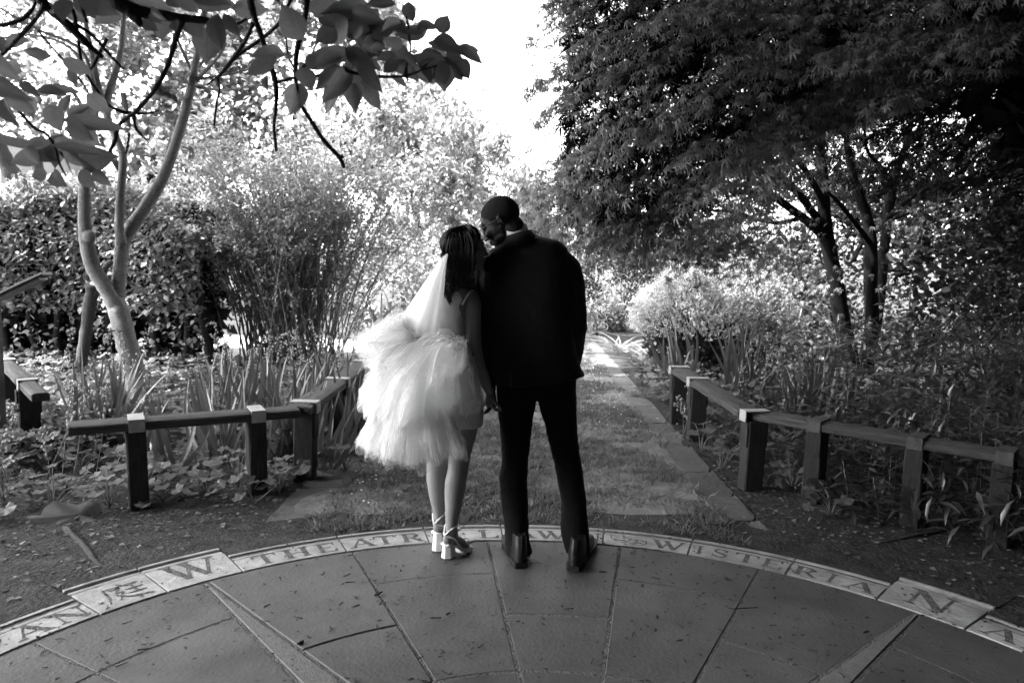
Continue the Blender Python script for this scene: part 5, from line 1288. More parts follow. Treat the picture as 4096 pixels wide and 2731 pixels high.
def head(mb, c, B, s=1.0, female=False):
    def E(p, r, tilt=None): mb.ellip(np.array(c) + B @ (np.array(p) * s), np.array(r) * s, B, 14, 10)
    E((0, -.012, .030), (.074, .096, .086)); E((0, .030, -.030), (.061, .068, .078)); E((0, .048, -.075), (.044, .046, .040))
    E((0, .079, -.103), (.020, .019, .016)); E((0, .080, .020), (.052, .022, .030)); E((0, .087, .005), (.046, .015, .010))
    E((0, .102, -.018), (.010, .014, .026)); E((0, .114, -.036), (.012, .013, .010)); E((-.012, .101, -.040), (.008, .010, .007)); E((.012, .101, -.040), (.008, .010, .007))
    E((0, .095, -.062), (.022, .011, .0055)); E((0, .094, -.073), (.019, .011, .006))
    for sx in (-1, 1):
        E((sx * .038, .068, -.030), (.024, .026, .022)); E((sx * .031, .085, -.004), (.013, .009, .007))
        E((sx * .050, .028, -.075), (.014, .032, .020))
        # ear: rim, lobe and tragus, leaving a hollow
        for q, r in (((sx * .077, -.016, -.005), (.008, .008, .018)), ((sx * .080, -.024, .010), (.007, .012, .010)), ((sx * .076, -.010, -.034), (.007, .009, .010)), ((sx * .078, -.030, -.012), (.007, .006, .020))):
            E(q, r)
    E((0, -.045, -.055), (.052, .052, .060))

def hand(mb, wrist, palm_dir, side, normal, s=1.0, curl=.9):
    """palm plus four curled fingers of unequal length and a thumb leaving the side of the palm"""
    d, sd, n = nrm(np.array(palm_dir)), nrm(np.array(side)), nrm(np.array(normal))
    w = np.array(wrist, float)
    mb.tube([w - d * .02, w + d * .02 * s, w + d * .055 * s, w + d * .088 * s], [.024 * s, .026 * s, .032 * s, .029 * s], 10, 3)
    for k, (off, L) in enumerate(((-.030, .068), (-.010, .078), (.010, .074), (.029, .058))):
        b0 = w + d * .080 * s + sd * off * s
        ang = [curl * .6, curl * 1.5, curl * 2.3]
        pts = [b0]; q = b0
        for a, l in zip(ang, (.42, .33, .25)):
            q = q + (d * math.cos(a) + n * math.sin(a)) * L * l * s; pts.append(q)
        mb.tube(pts, [.0095 * s, .009 * s, .0085 * s, .007 * s], 7, 3)
    b0 = w + d * .03 * s - sd * .026 * s
    t = [b0, b0 + (d * .6 - sd * .6 + n * .35) * .034 * s, b0 + (d * 1.1 - sd * .62 + n * .8) * .052 * s, b0 + (d * 1.35 - sd * .3 + n * 1.1) * .06 * s]
    mb.tube(t, [.012 * s, .0105 * s, .0095 * s, .0075 * s], 7, 3)

YM, YW = 3.74, 3.66
# ================= groom
body = MB()
MH = np.array((-0.071,3.74,1.717))
MBAS = basis((-.80, .30, -.52), (-.50, .12, .86))
head(body, MH, MBAS, 1.0)
neck = [(-0.034,3.735,1.719),(0.006,3.745,1.67),(0.025,3.755,1.611),(0.036,3.76,1.526)]
body.tube(neck, [.054, .055, .057, .06], 14, 3)
TORSO = [((-0.014,3.76,1.619),(0.071,3.76,1.634),0.05,0.0),((-0.101,3.76,1.539),(0.185,3.76,1.578),0.07,0.0),((-0.121,3.76,1.478),(0.203,3.76,1.52),0.085,0.0),((-0.117,3.76,1.349),(0.208,3.76,1.38),0.09,0.0),((-0.091,3.76,1.174),(0.221,3.76,1.184),0.085,0.0),((-0.04,3.76,0.999),(0.271,3.76,1.013),0.09,0.0),((-0.028,3.76,0.888),(0.28,3.76,0.897),0.09,0.0)]
body.loft([ring(*t) for t in TORSO])
LEGL = [((-0.029,3.74,0.914),(0.099,3.74,0.904),0.065,0.0),((-0.019,3.74,0.736),(0.082,3.74,0.728),0.055,0.0),((-0.01,3.74,0.555),(0.079,3.74,0.558),0.05,0.0),((-0.005,3.74,0.396),(0.075,3.74,0.398),0.045,-0.02),((0.018,3.74,0.212),(0.085,3.74,0.214),0.036,-0.06),((0.04,3.74,0.073),(0.103,3.74,0.075),0.034,-0.09)]
LEGR = [((0.159,3.74,0.92),(0.282,3.74,0.914),0.065,0.0),((0.214,3.74,0.743),(0.302,3.74,0.745),0.055,0.0),((0.251,3.74,0.563),(0.326,3.74,0.566),0.05,0.0),((0.288,3.74,0.405),(0.359,3.74,0.407),0.045,-0.02),((0.313,3.74,0.221),(0.375,3.74,0.223),0.036,-0.06),((0.332,3.74,0.082),(0.39,3.74,0.084),0.034,-0.09)]
body.loft([ring(*t) for t in LEGL]); body.loft([ring(*t) for t in LEGR])
ARML = [(-0.149,3.76,1.495),(-0.154,3.76,1.347),(-0.141,3.74,1.175),(-0.12,3.76,1.019),(-0.101,3.78,0.871)]
ARMR = [(0.224,3.76,1.531),(0.287,3.76,1.404),(0.31,3.76,1.252),(0.319,3.84,1.134),(0.317,3.95,0.993)]
body.tube(ARML, [.045, .042, .04, .036, .028], 12, 4); body.tube(ARMR, [.04, .042, .04, .036, .03], 12, 4)
hand(body, (-0.099,3.785,0.868), (.02, .05, -1), (.3, 1, 0), (-.9, -.25, -.1), 1.0, .9)
hand(body, (0.318,3.96,0.99), (-.4, .35, -.8), (0, 1, 0), (-1, 0, 0), .95, .5)
groom = body.build('person', 'skin_dark', None, True)
groom['label'] = 'person in a dark suit seen from behind, head bowed left to kiss the bride'
groom['category'] = 'person'; groom['group'] = 'wedding couple'
remesh(groom, .0042, 7)

rings_ = []
hv, hf, keep_v = [], [], {}
NU, NV = 64, 44
for j in range(NV + 1):
    th = math.pi * j / NV * .80
    for i in range(NU):
        a = 2 * math.pi * i / NU
        fz = 1 + rng.uniform(-.008, .012)
        hv.append((.0775 * fz * math.sin(th) * math.cos(a), -.012 + .0995 * fz * math.sin(th) * math.sin(a), .030 + .0895 * fz * math.cos(th)))
def hairline(v): return v[2] > np.interp(v[1], (-.12, -.05, -.015, .01, .045, .07, .1), (-.030, -.026, -.012, .012, .030, .062, .075)) + rng.uniform(-.003, .003)
for j in range(NV):
    for i in range(NU):
        q = (j * NU + i, j * NU + (i + 1) % NU, (j + 1) * NU + (i + 1) % NU, (j + 1) * NU + i)
        if all(hairline(hv[k]) for k in q): hf.append(q)
hv = [tuple(MH + MBAS @ np.array(v)) for v in hv]
hm_ = poly_mesh('hair', hv, hf, True)
bm = bmesh.new(); bm.from_mesh(hm_); bmesh.ops.delete(bm, geom=[v for v in bm.verts if not v.link_faces], context='VERTS'); bm.to_mesh(hm_); bm.free()
hair = put('hair', hm_, 'hair_short'); keep(hair, groom)

jk = MB()
JK = [((-0.019,3.76,1.642),(0.079,3.76,1.66),0.058,0.0),((-0.049,3.76,1.624),(0.144,3.76,1.645),0.08,0.0),((-0.121,3.76,1.579),(0.218,3.76,1.632),0.098,0.0),((-0.167,3.76,1.529),(0.262,3.76,1.599),0.112,0.0),((-0.185,3.76,1.433),(0.287,3.76,1.508),0.128,0.0),((-0.175,3.76,1.303),(0.298,3.76,1.339),0.134,0.0),((-0.152,3.76,1.173),(0.306,3.76,1.197),0.128,0.0),((-0.123,3.76,1.063),(0.321,3.76,1.088),0.13,0.0),((-0.094,3.76,0.971),(0.348,3.76,1.006),0.138,0.0),((-0.075,3.76,0.896),(0.374,3.76,0.965),0.142,0.0)]
jk.loft([ring(*t, n=28, e=2.5) for t in JK])
jk.tube([(-0.141,3.76,1.512),(-0.157,3.76,1.434),(-0.156,3.75,1.326),(-0.14,3.73,1.176),(-0.122,3.75,1.02),(-0.104,3.77,0.902)], [.058, .066, .063, .058, .051, .047], 16, 4)
jk.tube([(0.195,3.76,1.563),(0.266,3.76,1.494),(0.297,3.755,1.361),(0.315,3.76,1.23),(0.322,3.84,1.122),(0.318,3.94,1.002)], [.050, .068, .064, .060, .055, .048], 16, 4)
jacket = jk.build('jacket', 'suit_cloth', groom); remesh(jacket, .007, 3, [(.16, .012), (.05, .006)])
jacket['label'] = 'dark suit jacket'
# centre vent and back seam, hem edge, collar
sv = MB(); sv.tube([(-0.007,3.605,1.011),(-0.003,3.602,0.969),(0.0,3.6,0.922)], [.001, .0035, .006], 6, 3)
sv.build('vent', 'frame_metal', jacket)
col = MB()
def band(mb, centre, B, rx, ry, h0, h1, t, a0=0, a1=360, n=36, rise=0.0, slope=0.0):
    rings_ = []
    for i in range(n + 1):
        a = math.radians(a0 + (a1 - a0) * i / n)
        e = np.array((math.cos(a), math.sin(a), 0))
        k = rise * (1 - abs(math.sin(a / 2 + math.pi / 4)))
        o = [np.array((rx * e[0], ry * e[1], h0)), np.array(((rx + t + slope) * e[0], (ry + t + slope) * e[1], h0)), np.array(((rx + t) * e[0] , (ry + t) * e[1], h1)), np.array((rx * e[0], ry * e[1], h1))]
        rings_.append(np.array([np.array(centre) + B @ q for q in o]))
    mb.loft(rings_)
NB = basis((-.25, .95, -.12), (-.30, .04, .95))
NC = np.array((0.002,3.75,1.651))
cl = MB(); band(cl, NC, NB, .063, .074, -.03, .040, .004)
o = cl.build('shirt_collar', 'shirt_cloth', groom)
cj = MB(); band(cj, NC, NB, .075, .082, -.05, .006, .006, slope=.024)
o = cj.build('jacket_collar', 'suit_cloth', jacket)
tr = MB()
TL = [((-0.074,3.75,0.938),(0.146,3.75,0.935),0.115,0.0),((-0.075,3.75,0.891),(0.135,3.75,0.861),0.112,0.0),((-0.066,3.75,0.822),(0.13,3.75,0.817),0.1,0.0),((-0.055,3.75,0.737),(0.115,3.75,0.733),0.092,0.0),((-0.042,3.75,0.597),(0.106,3.75,0.602),0.08,0.0),((-0.035,3.75,0.506),(0.1,3.75,0.506),0.074,0.0),((-0.044,3.75,0.428),(0.098,3.75,0.428),0.072,-0.02),((-0.032,3.75,0.311),(0.107,3.75,0.313),0.072,-0.04),((-0.013,3.75,0.185),(0.111,3.75,0.177),0.07,-0.065),((-0.002,3.75,0.11),(0.122,3.75,0.105),0.07,-0.085),((0.006,3.75,0.059),(0.134,3.75,0.072),0.072,-0.095)]
TR = [((0.119,3.75,0.943),(0.33,3.75,0.954),0.115,0.0),((0.133,3.75,0.861),(0.333,3.75,0.879),0.112,0.0),((0.146,3.75,0.806),(0.337,3.75,0.823),0.1,0.0),((0.18,3.75,0.706),(0.343,3.75,0.722),0.09,0.0),((0.216,3.75,0.56),(0.358,3.75,0.573),0.078,0.0),((0.25,3.75,0.437),(0.382,3.75,0.473),0.074,-0.02),((0.279,3.75,0.309),(0.399,3.75,0.325),0.072,-0.04),((0.274,3.75,0.193),(0.415,3.75,0.209),0.072,-0.065),((0.281,3.75,0.142),(0.422,3.75,0.142),0.072,-0.08),((0.301,3.75,0.082),(0.427,3.75,0.072),0.072,-0.095)]
tr.loft([ring(*t, n=22) for t in TL]); tr.loft([ring(*t, n=22) for t in TR])
tr.loft([ring(*t, n=22) for t in [((-0.07,3.755,0.977),(0.324,3.755,0.993),0.112,0.0),((-0.073,3.755,0.91),(0.331,3.755,0.931),0.118,0.0),((-0.067,3.755,0.852),(0.329,3.755,0.873),0.105,0.0)]])
trousers = tr.build('trousers', 'trouser_cloth', groom); remesh(trousers, .006, 2, [(.13, .010), (.035, .005)])
# boots: welted sole, heel, shaft with seam
def boot(heel, toe, parent):
    heel, toe = np.array(heel), np.array(toe)
    d = nrm(toe - heel); n = np.array((-d[1], d[0], 0)); L = np.linalg.norm(toe - heel)
    def out(t, w, z): # section across the foot
        c = heel + d * L * t
        return c, w, z
    sec = [(0, .024, .0), (.03, .032, 0), (.12, .037, 0), (.3, .036, 0), (.5, .042, 0), (.7, .050, 0), (.85, .046, 0), (.95, .034, 0), (1.0, .016, 0)]
    rings_ = []
    for z, c, a_, w in ((.058, .50, .525, .046), (.074, .50, .52, .048), (.092, .45, .47, .046), (.112, .35, .36, .042), (.135, .27, .27, .0395), (.160, .23, .20, .036), (.185, .22, .165, .032)):
        th = np.linspace(0, 2 * math.pi, 26, endpoint=False)
        ct, st_ = np.cos(th), np.sin(th)
        x = np.sign(ct) * np.abs(ct) ** .85 * a_ * L; y = np.sign(st_) * np.abs(st_) ** .85 * w * (1 - .10 * ct * (z < .12))
        rings_.append((heel + d * L * c)[None] * (1, 1, 0) + d[None] * x[:, None] + n[None] * y[:, None] + np.array((0, 0, z)))
    up_m = MB().loft(rings_)
    b = up_m.build('boot', 'leather', parent); remesh(b, .004, 3)
    so = MB()
    for sc, z0, z1, t1 in ((1.14, .047, .062, 1.0), (1.10, .0345, .047, 1.0)):
        poly = [(heel + d * (L * (t * 1.03 - .015)) + n * w * sc)[:2] for t, w, _ in sec] + [(heel + d * (L * (t * 1.03 - .015)) - n * w * sc)[:2] for t, w, _ in sec[::-1]]
        so.prism([tuple(p) for p in poly][::-1], z0, z1)
    s_ = so.build('sole', 'sole', b, False); bevel(s_, .002)
    he = MB(); hs = [x for x in sec if x[0] <= .3]
    poly = [(heel + d * (L * (t * 1.03 - .017)) + n * w * 1.16)[:2] for t, w, _ in hs] + [(heel + d * (L * (t * 1.03 - .017)) - n * w * 1.16)[:2] for t, w, _ in hs[::-1]]
    he.prism([tuple(p) for p in poly][::-1], .0335, .050); he.build('heel', 'sole', b, False)
    se = MB(); se.tube([heel - d * .0 + np.array((0, 0, .07)), heel - d * .004 + np.array((0, 0, .12)), heel + np.array((0, 0, .165))], [.003, .003, .003], 5, 2); se.build('back_seam', 'leather', b)
    return b
boot((0.075,3.546,0.034), (0.017,3.924,0.034), groom)
boot((0.332,3.523,0.034), (0.45,3.914,0.034), groom)
# glasses
gl = MB()
def hp(p): return MH + MBAS @ np.array(p)
for sx in (-1, 1):
    gl.tube([hp((sx * .079, -.012, .006)), hp((sx * .078, .03, .008)), hp((sx * .070, .085, .008)), hp((sx * .062, .103, .006))], [.0018, .0018], 5, 3)
    a = np.linspace(0, 2 * math.pi, 17)
    gl.tube([hp((sx * .033 + .026 * math.cos(t), .108 - .004 * abs(math.cos(t)), -.010 + .021 * math.sin(t))) for t in a], [.0018] * 17, 5, 2)
gl.tube([hp((-.008, .110, -.004)), hp((.008, .110, -.004))], [.002, .002], 5, 1)
gl.build('glasses', 'frame_metal', groom)

# ================= bride
bd = MB()
WH = np.array((-0.24,3.66,1.577))
WB = basis((.93, .26, .10), (-.12, .0, 1.0))
head(bd, WH, WB, .93, True)
bd.tube([(-0.26,3.66,1.529),(-0.276,3.665,1.465),(-0.283,3.67,1.402),(-0.285,3.68,1.348)], [.050, .046, .050, .06], 12, 3)
WT = [((-0.318,3.67,1.432),(-0.25,3.67,1.43),0.045,0.0),((-0.37,3.67,1.399),(-0.207,3.67,1.4),0.06,0.0),((-0.393,3.67,1.362),(-0.185,3.67,1.364),0.075,0.0),((-0.388,3.67,1.303),(-0.209,3.67,1.304),0.085,0.0),((-0.399,3.67,1.217),(-0.228,3.67,1.218),0.085,0.0),((-0.41,3.67,1.136),(-0.231,3.67,1.137),0.08,0.0),((-0.426,3.67,1.045),(-0.203,3.67,1.047),0.092,0.0),((-0.437,3.67,0.936),(-0.162,3.67,0.94),0.108,0.0),((-0.431,3.67,0.827),(-0.142,3.67,0.831),0.112,0.0),((-0.402,3.67,0.74),(-0.144,3.67,0.743),0.105,0.0)]
bd.loft([ring(*t, n=24) for t in WT])
WLR = [((-0.326,3.66,0.81),(-0.141,3.66,0.807),0.085,0.0),((-0.307,3.66,0.712),(-0.152,3.66,0.71),0.078,0.0),((-0.299,3.66,0.635),(-0.169,3.66,0.634),0.068,0.0),((-0.298,3.66,0.557),(-0.189,3.66,0.56),0.06,0.0),((-0.301,3.66,0.49),(-0.198,3.66,0.489),0.056,0.0),((-0.315,3.66,0.423),(-0.208,3.66,0.419),0.057,0.0),((-0.316,3.66,0.367),(-0.213,3.66,0.37),0.055,0.0),((-0.312,3.66,0.288),(-0.229,3.66,0.286),0.045,0.0),((-0.309,3.66,0.22),(-0.243,3.66,0.217),0.034,0.0),((-0.305,3.66,0.168),(-0.248,3.66,0.169),0.031,0.0)]
WLL = [((-0.434,3.75,0.789),(-0.268,3.75,0.789),0.085,0.0),((-0.425,3.75,0.665),(-0.288,3.75,0.669),0.075,0.0),((-0.419,3.75,0.563),(-0.299,3.75,0.567),0.064,0.0),((-0.417,3.75,0.463),(-0.306,3.75,0.464),0.058,0.0),((-0.418,3.75,0.403),(-0.309,3.75,0.407),0.058,0.0),((-0.404,3.75,0.323),(-0.312,3.75,0.326),0.052,0.0),((-0.385,3.75,0.248),(-0.32,3.75,0.25),0.038,0.0),((-0.375,3.75,0.197),(-0.323,3.75,0.198),0.031,0.0)]
bd.loft([ring(*t, n=18, e=2) for t in WLR]); bd.loft([ring(*t, n=18, e=2) for t in WLL])
# feet on block heels: ankle, heel, arch, ball, toes
def foot(ankle, heelc, toe):
    ankle, heelc, toe = np.array(ankle), np.array(heelc), np.array(toe)
    bd.tube([ankle, (ankle + heelc) / 2 + (toe - heelc) * .10 * np.array((1, 1, 0)), heelc + (toe - heelc) * .16 + np.array((0, 0, .012)), heelc * .55 + toe * .45 + np.array((0, 0, .022)), heelc * .22 + toe * .78 + np.array((0, 0, .006)), toe], [.031, .033, .033, .029, .027, .018], 12, 4)
    bd.ellip(heelc + np.array((0, 0, .012)), (.026, .026, .032))
F1 = ((-0.279,3.66,0.182), (-0.295,3.65,0.115), (-0.192,3.76,0.03))
F2 = ((-0.35,3.75,0.207), (-0.353,3.74,0.141), (-0.27,3.86,0.055))
foot(*F1); foot(*F2)
bd.tube([(-0.215,3.68,1.359),(-0.198,3.655,1.31),(-0.193,3.645,1.226),(-0.183,3.63,1.121),(-0.167,3.63,1.032),(-0.131,3.65,0.944),(-0.106,3.7,0.881)], [.044, .044, .040, .037, .038, .031, .022], 14, 4)
bd.tube([(-0.379,3.7,1.348),(-0.42,3.76,1.231),(-0.417,3.85,1.111),(-0.358,3.95,1.055)], [.044, .04, .036, .03], 12, 3)
hand(bd, (-0.103,3.705,0.876), (.10, .18, -1), (-.3, .95, 0), (.9, .2, -.2), .86, 1.0)
bride = bd.build('person', 'skin_light', None, True)
bride['label'] = 'person in a white tulle mini dress and veil, face turned right to the groom'
bride['category'] = 'person'; bride['group'] = 'wedding couple'
remesh(bride, .0042, 6)
# dress: bodice, straps, mini skirt
dr = MB()
DRS = [((-0.363,3.67,1.376),(-0.219,3.67,1.374),0.076,0.0),((-0.38,3.67,1.346),(-0.214,3.67,1.34),0.088,0.0),((-0.388,3.67,1.307),(-0.226,3.67,1.301),0.094,0.0),((-0.391,3.67,1.277),(-0.225,3.67,1.265),0.092,0.0),((-0.403,3.67,1.213),(-0.224,3.67,1.212),0.092,0.0),((-0.414,3.67,1.131),(-0.224,3.67,1.13),0.087,0.0),((-0.43,3.67,1.044),(-0.197,3.67,1.043),0.1,0.0),((-0.444,3.67,0.936),(-0.153,3.67,0.931),0.117,0.0),((-0.44,3.67,0.826),(-0.129,3.67,0.827),0.121,0.0),((-0.425,3.67,0.739),(-0.129,3.67,0.73),0.119,0.0),((-0.416,3.67,0.713),(-0.133,3.67,0.712),0.118,0.0)]
dr.loft([ring(*t, n=28) for t in DRS])
dress = dr.build('dress', 'satin', bride); remesh(dress, .006, 2, [(.09, .010), (.03, .003)])
# open back panel edge and strap
sm = MB(); sm.tube([(-0.242,3.585,1.313),(-0.23,3.59,1.338),(-0.211,3.61,1.369),(-0.193,3.66,1.386)], [.005, .005, .005, .005], 6, 4); sm.build('strap', 'satin', dress)
sm = MB(); sm.tube([(-0.221,3.575,1.169),(-0.262,3.575,1.155),(-0.304,3.572,1.166),(-0.346,3.575,1.177)], [.0022] * 4, 5, 4); sm.build('seam', 'satin', dress)
up_ = MB()
BK = [((-0.355,3.67,1.38),(-0.223,3.67,1.376),0.072,0.0),((-0.376,3.67,1.346),(-0.227,3.67,1.342),0.082,0.0),((-0.383,3.67,1.303),(-0.239,3.67,1.299),0.088,0.0)]


# tulle: tiers of gathered net, each tier several layers with their own folds
def frill(name, inner, outer, layers, depth0, depth1, folds, amp, parent, seed, nu=170, nv=13, mat='tulle', shrink=.34, bulge=.08):
    g = np.random.default_rng(seed)
    inn, out = np.array(inner, float), np.array(outer, float)
    def resample(p, n):
        q, _ = smooth_path(p, .01, 12)
        s = np.concatenate([[0], np.cumsum(np.linalg.norm(np.diff(q, axis=0), axis=1))]); t = np.linspace(0, s[-1], n)
        return np.stack([np.interp(t, s, q[:, k]) for k in range(3)], -1)
    def noise(n, k):            # smooth random curve with k knots
        y = g.normal(size=k + 3); x = np.linspace(0, k + 2, n)
        i = np.clip(x.astype(int), 0, k + 1); f = x - i; f = f * f * (3 - 2 * f)
        return y[i] * (1 - f) + y[i + 1] * f
    A, B = resample(inn, nu), resample(out, nu)
    tang = nrm(np.gradient(B, axis=0))
    root = None
    u = np.linspace(0, 1, nu)
    for l in range(layers):
        sc = 1 - shrink * g.random() * (l > 1)
        big, mid, fine = noise(nu, 6), noise(nu, int(folds)), noise(nu, int(folds * 3.2))
        edge = 1 + .08 * noise(nu, 5) * (l > 0) + .035 * noise(nu, int(folds * .9)) + .010 * noise(nu, 50)
        twist = .05 * noise(nu, 5)
        puff = .6 + .4 * noise(nu, 5)
        dd = depth0 + (depth1 - depth0) * (l / max(1, layers - 1))
        V = []
        for j in range(nv + 1):
            v = j / nv
            k = v * sc * (1 + (edge - 1) * v ** 2)
            uu = np.clip(u + twist * (v - .4), 0, 1)
            a_ = np.stack([np.interp(uu, u, A[:, c]) for c in range(3)], -1)
            q = a_ + (B - a_) * k[:, None]
            q[:, 1] += dd * math.sin(math.pi * min(1, .10 + v * .70)) * (1 + .25 * big) + amp * v ** .9 * (.55 * big + .42 * mid + .14 * fine * (1 - .3 * v))
            q += tang * (amp * .5 * v * np.roll(mid, 4))[:, None]
            q[:, 2] += bulge * math.sin(math.pi * min(1, v * 1.15)) * puff + .012 * v * fine
            V.append(q)
        V = np.vstack(V)
        F = np.array([(j * nu + i, j * nu + i + 1, (j + 1) * nu + i + 1, (j + 1) * nu + i) for j in range(nv) for i in range(nu - 1)])
        me = fast_mesh(name, V, F, True)
        o = put(name if root is None else 'tulle_layer', me, mat)
        keep(o, parent if root is None else root)
        root = root or o
    return root
frill('tulle_tier', [(-0.503,3.66,1.172),(-0.401,3.6,1.156),(-0.304,3.58,1.14),(-0.239,3.6,1.136),(-0.216,3.64,1.123)],
      [(-0.557,3.8,1.228),(-0.627,3.76,1.211),(-0.689,3.72,1.172),(-0.743,3.68,1.135),(-0.701,3.62,1.069),(-0.658,3.56,1.019),(-0.591,3.5,0.984),(-0.467,3.42,0.968),(-0.347,3.42,0.968),(-0.25,3.46,0.984),(-0.187,3.54,1.032),(-0.196,3.6,1.078)], 34, -.02, -.22, 15, .040, dress, 11, bulge=.07)
frill('tulle_tier', [(-0.556,3.66,1.085),(-0.473,3.6,1.07),(-0.363,3.56,1.057),(-0.27,3.56,1.052),(-0.199,3.6,1.035)],
      [(-0.657,3.72,0.965),(-0.701,3.7,0.923),(-0.738,3.66,0.863),(-0.71,3.6,0.78),(-0.652,3.54,0.74),(-0.551,3.46,0.723),(-0.424,3.42,0.728),(-0.303,3.42,0.769),(-0.222,3.46,0.808),(-0.155,3.5,0.835),(-0.131,3.54,0.872),(-0.145,3.58,0.928)], 34, -.03, -.24, 16, .042, dress, 12, bulge=.07)
frill('tulle_tier', [(-0.575,3.66,0.912),(-0.491,3.6,0.892),(-0.412,3.56,0.885),(-0.338,3.55,0.885),(-0.287,3.56,0.891)],
      [(-0.664,3.7,0.707),(-0.706,3.68,0.673),(-0.726,3.64,0.636),(-0.688,3.6,0.605),(-0.613,3.54,0.582),(-0.501,3.48,0.581),(-0.386,3.46,0.59),(-0.324,3.46,0.613),(-0.257,3.48,0.643),(-0.209,3.5,0.641),(-0.245,3.52,0.714),(-0.272,3.54,0.762)], 32, -.03, -.20, 15, .040, dress, 13, bulge=.06)
frill('tulle_puff', [(-0.636,3.7,1.001),(-0.586,3.66,0.976),(-0.548,3.62,0.951)], [(-0.674,3.74,0.97),(-0.683,3.72,0.938),(-0.718,3.7,0.892),(-0.705,3.68,0.878),(-0.628,3.66,0.897)], 3, -.01, -.05, 5, .02, dress, 14, 60, 8)

# veil: net falling from the hair over the train
def sheet(name, rows, layers, mat, parent, amp, seed, n=40):
    g = np.random.default_rng(seed); root = None
    for l in range(layers):
        rr = []
        for L, R, bow in rows:
            L, R = np.array(L), np.array(R); u = np.linspace(0, 1, n)[:, None]
            c = L + (R - L) * u
            rr.append((c, bow))
        nr = len(rr)
        ph = g.uniform(0, 6.28, 4)
        # smooth between rows
        M = []
        T = np.linspace(0, nr - 1, nr * 7)
        C = np.array([r[0] for r in rr]); Bw = np.array([r[1] for r in rr])
        for t in T:
            i = min(int(t), nr - 2); f_ = t - i
            c = C[i] * (1 - f_) + C[i + 1] * f_
            u = np.linspace(0, 1, n); q = t / (nr - 1)
            c = c.copy()
            c[:, 1] += -(Bw[i] * (1 - f_) + Bw[i + 1] * f_) * np.sin(math.pi * u) + amp * (.25 + q) * (np.sin(2 * math.pi * 2.6 * u + ph[0]) + .35 * np.sin(2 * math.pi * 6.1 * u + ph[1])) - l * .012
            M.append(c)
        V = np.vstack(M); m = len(T)
        F = np.array([(j * n + i, j * n + i + 1, (j + 1) * n + i + 1, (j + 1) * n + i) for j in range(m - 1) for i in range(n - 1)])
        o = put(name if root is None else 'veil_layer', fast_mesh(name, V, F, True), mat)
        keep(o, parent if root is None else root); root = root or o
    return root
veil = sheet('veil', [((-0.349,3.62,1.533),(-0.311,3.56,1.554),0.0),((-0.379,3.64,1.484),(-0.318,3.545,1.501),0.02),((-0.426,3.66,1.417),(-0.322,3.535,1.436),0.04),((-0.496,3.7,1.315),(-0.327,3.52,1.335),0.06),((-0.556,3.74,1.226),(-0.332,3.5,1.255),0.08),((-0.601,3.74,1.151),(-0.336,3.48,1.159),0.1),((-0.583,3.7,1.036),(-0.369,3.42,1.06),0.08)], 5, 'veil_net', bride, .010, 21)
ve = MB(); ve.tube([(-0.322,3.53,1.437),(-0.327,3.515,1.336),(-0.331,3.495,1.256),(-0.334,3.475,1.164)], [.0016] * 4, 5, 4); ve.build('veil_edge', 'satin', veil)

# hair: smooth mass plus hanging locks built from many fine strands
hb_ = MB()
def WE(p, r, mb=hb_): mb.ellip(WH + WB @ np.array(p), r, WB, 18, 12)
WE((0, -.030, .030), (.083, .092, .082)); WE((0, .020, .056), (.070, .062, .048)); WE((.02, -.060, -.030), (.066, .064, .075)); WE((.055, -.01, .0), (.035, .05, .06))
hb_.loft([ring(*t, n=18, e=2) for t in [((-0.335,3.645,1.547),(-0.192,3.645,1.541),0.062,0.0),((-0.332,3.645,1.495),(-0.187,3.645,1.495),0.066,0.0),((-0.324,3.645,1.45),(-0.186,3.645,1.45),0.06,0.0),((-0.307,3.645,1.412),(-0.187,3.645,1.412),0.05,0.0),((-0.294,3.645,1.392),(-0.192,3.645,1.382),0.036,0.0)]])
whair = hb_.build('hair', 'hair_dark', bride); remesh(whair, .005, 3, [(.02, .006)])
g = np.random.default_rng(5)
st = MB()
def lock(pts, r, n, spread):
    pts = np.array(pts)
    for i in range(n):
        off = g.normal(0, spread, 3); tw_ = g.uniform(.4, 1.2)
        ph_ = g.uniform(0, 6.28); wv = g.uniform(.002, .007)
        q = [p + off * (tw_ if k else .5) + g.normal(0, spread * .25, 3) + np.array((math.sin(k * 2.1 + ph_) * wv * min(1, k / 2), 0, 0)) for k, p in enumerate(pts)]
        st.tube(q, np.interp(np.linspace(0, 1, len(q)), (0, .5, 1), (r, r * .9, r * .35)), 4, 4)
lock([(-0.307,3.575,1.518),(-0.312,3.57,1.456),(-0.325,3.57,1.411),(-0.322,3.565,1.37),(-0.3,3.565,1.333),(-0.3,3.565,1.317)], .0026, 26, .0055)
lock([(-0.298,3.575,1.456),(-0.288,3.57,1.412),(-0.295,3.57,1.37),(-0.307,3.57,1.345)], .0022, 22, .007)
for k in range(14):
    x = 1042 + k * 3.4
